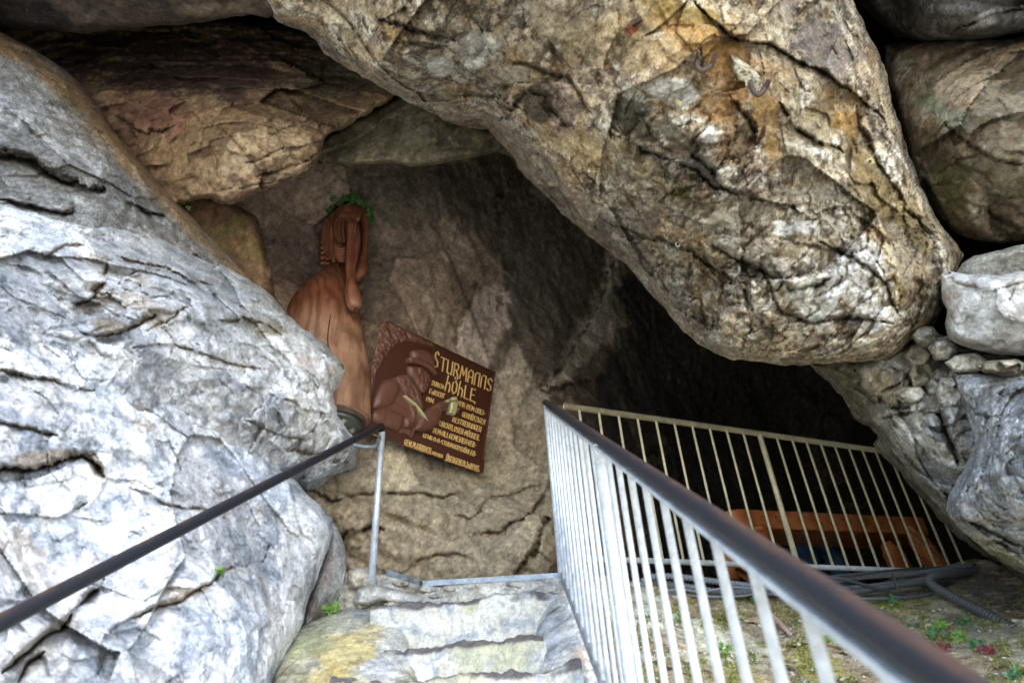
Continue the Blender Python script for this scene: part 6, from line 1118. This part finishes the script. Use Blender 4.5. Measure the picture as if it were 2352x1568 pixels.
G = {'S': [[(.9, .85), (.55, 1), (.15, .85), (.2, .6), (.8, .38), (.85, .12), (.45, 0), (.05, .1)]], 'T': [[(0, 1), (1, 1)], [(.5, 1), (.5, 0)]], 'U': [[(.08, 1), (.08, .12), (.4, 0), (.75, .1), (.9, .2)], [(.9, 1), (.9, 0)]],
     'R': [[(.1, 0), (.1, 1), (.7, .98), (.85, .78), (.7, .55), (.1, .5)], [(.45, .52), (.92, 0)]], 'M': [[(.02, 0), (.16, 1), (.5, .35), (.84, 1), (.98, 0)]], 'A': [[(.08, 0), (.08, .8), (.4, 1), (.75, .95), (.9, .8), (.9, 0)], [(.08, .45), (.9, .45)]],
     'N': [[(.1, 0), (.1, .82), (.35, 1), (.9, 1), (.9, 0)]], 'h': [[(.1, 0), (.2, 1.12)], [(.14, .5), (.5, .68), (.85, .5), (.85, 0)]], 'O': [[(.5, 0), (.1, .22), (.1, .78), (.5, 1), (.9, .78), (.9, .22), (.5, 0)]], 'L': [[(.12, 1), (.12, 0), (.9, 0)]],
     'E': [[(.9, 1), (.12, 1), (.12, 0), (.9, 0)], [(.12, .52), (.75, .52)]], 'D': [[(.1, 0), (.1, 1), (.6, .95), (.9, .65), (.9, .35), (.6, .05), (.1, 0)]], 'C': [[(.9, .85), (.5, 1), (.1, .75), (.1, .25), (.5, 0), (.9, .15)]], 'H': [[(.1, 0), (.1, 1)], [(.9, 0), (.9, 1)], [(.1, .5), (.9, .5)]],
     'F': [[(.9, 1), (.12, 1), (.12, 0)], [(.12, .52), (.75, .52)]], 'K': [[(.1, 0), (.1, 1)], [(.9, 1), (.12, .45)], [(.35, .6), (.92, 0)]], 'G': [[(.9, .88), (.5, 1), (.1, .75), (.1, .25), (.5, 0), (.9, .12), (.9, .48), (.55, .48)]], 'Z': [[(.05, 1), (.92, 1), (.08, 0), (.95, 0)]],
     'I': [[(.5, 0), (.5, 1)]], 'i': [[(.5, 0), (.5, .72)], [(.5, .92), (.5, 1.02)]], 'B': [[(.1, 0), (.1, 1), (.7, .97), (.82, .77), (.65, .55), (.1, .53)], [(.65, .55), (.9, .3), (.7, .03), (.1, 0)]], 'P': [[(.1, 0), (.1, 1), (.75, .97), (.88, .75), (.7, .5), (.1, .48)]],
     'V': [[(.08, 1), (.12, .1), (.5, 0), (.92, 1)]], 'W': [[(.02, 1), (.2, 0), (.5, .75), (.8, 0), (.98, 1)]], 'J': [[(.3, 1), (.75, 1), (.75, .15), (.4, 0), (.1, .15)]], '1': [[(.2, .75), (.55, 1), (.55, 0)]], '9': [[(.85, .6), (.5, .45), (.15, .65), (.25, .95), (.65, 1), (.88, .75), (.8, .3), (.45, 0)]],
     '0': [[(.5, 0), (.12, .25), (.12, .75), (.5, 1), (.88, .75), (.88, .25), (.5, 0)]], '4': [[(.7, 0), (.7, 1), (.08, .32), (.95, .32)]], '5': [[(.85, 1), (.2, 1), (.15, .58), (.6, .6), (.88, .35), (.6, .02), (.1, .08)]], '-': [[(.15, .48), (.85, .48)]], '.': [[(.3, 0), (.5, .1)]], '·': [[(.35, .45), (.6, .55)]], ':': [[(.4, .15), (.5, .25)], [(.4, .6), (.5, .7)]],
     'u': [[(.1, .65), (.1, .1), (.5, 0), (.88, .1)], [(.88, .65), (.88, 0)]], 'l': [[(.5, 0), (.5, 1)]], 'r': [[(.15, 0), (.15, .65)], [(.15, .5), (.55, .68), (.85, .6)]], 'g': [[(.85, .65), (.2, .65), (.1, .3), (.4, 0), (.85, .1)], [(.85, .65), (.85, -.3), (.3, -.3)]], 'o': [[(.5, 0), (.1, .3), (.5, .66), (.9, .3), (.5, 0)]],
     'd': [[(.85, .3), (.5, .66), (.12, .33), (.45, 0), (.85, .15)], [(.85, 1), (.85, 0)]], 't': [[(.45, 1), (.45, .1), (.8, 0)], [(.1, .65), (.85, .65)]], 'e': [[(.12, .35), (.88, .35), (.6, .66), (.15, .45), (.3, .05), (.85, .08)]], 'z': [[(.1, .65), (.9, .65), (.1, 0), (.95, 0)]], ' ': []}
NARROW = {'I': .5, 'i': .45, '1': .6, '.': .45, '·': .45, ':': .5, 'l': .4, '-': .7, ' ': .5, 'M': 1.25, 'W': 1.25}
def lettering(txt, q, w, hgt=.006):
    adv = [NARROW.get({'Ö': 'O', 'Ü': 'U', 'Ä': 'A'}.get(c, c), 1.0) for c in txt]; tot = sum(adv) + .22 * (len(txt) - 1); x = 0
    TLq, TRq, BRq, BLq = [Vector(CQ(*p)) for p in q]; bm = bmesh.new()
    def mp(a, b): t = TLq.lerp(TRq, a); s = BLq.lerp(BRq, a); return s.lerp(t, b)
    for c, ad in zip(txt, adv):
        base = {'Ö': 'O', 'Ü': 'U', 'Ä': 'A'}.get(c, c); strokes = list(G.get(base, []))
        if base != c: strokes = strokes + [[(.28, 1.14), (.33, 1.24)], [(.67, 1.14), (.72, 1.24)]]
        for s in strokes:
            pts = [mp((x + a * ad) / tot, b) for a, b in s]
            for a, b in zip(pts, pts[1:]):
                d_ = (b - a); L = d_.length
                if L < 1e-6: continue
                d_ /= L; nn = Vector((-d_.y, d_.x)) * w / 2; a2 = a - d_ * w * .35; b2 = b + d_ * w * .35
                bot = [bm.verts.new(W3(p.x, p.y, .0005)) for p in (a2 + nn, b2 + nn, b2 - nn, a2 - nn)]
                top = [bm.verts.new(W3(p.x, p.y, hgt + (.018 if q[0][1] > 1170 and txt[0] in 'GDÜV' and q[0][0] != 515 else 0))) for p in (a2 + nn * .7, b2 + nn * .7, b2 - nn * .7, a2 - nn * .7)]
                bm.faces.new(top[::-1])
                for j in range(4): bm.faces.new((bot[j], top[j], top[(j + 1) % 4], bot[(j + 1) % 4]))
        x += ad + .22
    bmesh.ops.recalc_face_normals(bm, faces=bm.faces); me = D.meshes.new('lettering'); bm.to_mesh(me); bm.free(); me.materials.append(M_GOLD); link('lettering', me, plq)
for t_, q_, w_ in [('S', [(712, 358), (752, 376), (735, 522), (688, 500)], .010), ('TURMANNS', [(765, 415), (1245, 622), (1228, 736), (750, 535)], .0085), ('hÖhLE', [(820, 600), (1088, 722), (1075, 830), (795, 722)], .0085), ('.', [(1078, 740), (1100, 750), (1092, 850), (1070, 840)], .012), ('DURCH-', [(686, 632), (805, 682), (795, 714), (677, 672)], .0055),
                   ('FoRSCHT', [(662, 708), (803, 758), (793, 797), (653, 750)], .0055), ('1904', [(632, 780), (702, 806), (692, 846), (622, 818)], .006), ('DANK·DEM·UNEi-', [(907, 810), (1180, 920), (1172, 958), (896, 852)], .0055), ('GENNÜTZiGEN', [(966, 922), (1178, 998), (1168, 1042), (958, 964)], .0055),
                   ('BESTREBUNGEN', [(877, 968), (1142, 1064), (1132, 1108), (868, 1010)], .0055), ('FURCHTLOSER·MÄNNER.', [(737, 998), (1132, 1144), (1120, 1190), (725, 1040)], .0055), ('DEM·ALLGEMEiNEN·VER-', [(697, 1068), (1098, 1212), (1087, 1256), (687, 1112)], .0055), ('KEHR·D·D·STURMANNSHÖHLEN-', [(602, 1122), (1097, 1296), (1087, 1340), (593, 1165)], .0052),
                   ('VEREiN zu OBERMAiSELSTEiN', [(517, 1148), (947, 1302), (940, 1345), (510, 1188)], .005), ('GEW.M.KiRBACH.', [(417, 1178), (672, 1268), (662, 1316), (408, 1224)], .006), ('DRESDEN.', [(675, 1292), (774, 1328), (767, 1352), (668, 1316)], .004), ('ÜBERGEBEN:Juli1905.', [(806, 1324), (1117, 1432), (1108, 1478), (797, 1370)], .006),
                   ('Vergoldet:', [(104, 1078), (212, 1116), (208, 1136), (98, 1098)], .003), ('G.STRÄSSER', [(94, 1098), (207, 1138), (202, 1156), (88, 1118)], .003)]:
    lettering(t_, q_, w_, .010 if t_ in ('S', 'TURMANNS', 'hÖhLE') else .007)
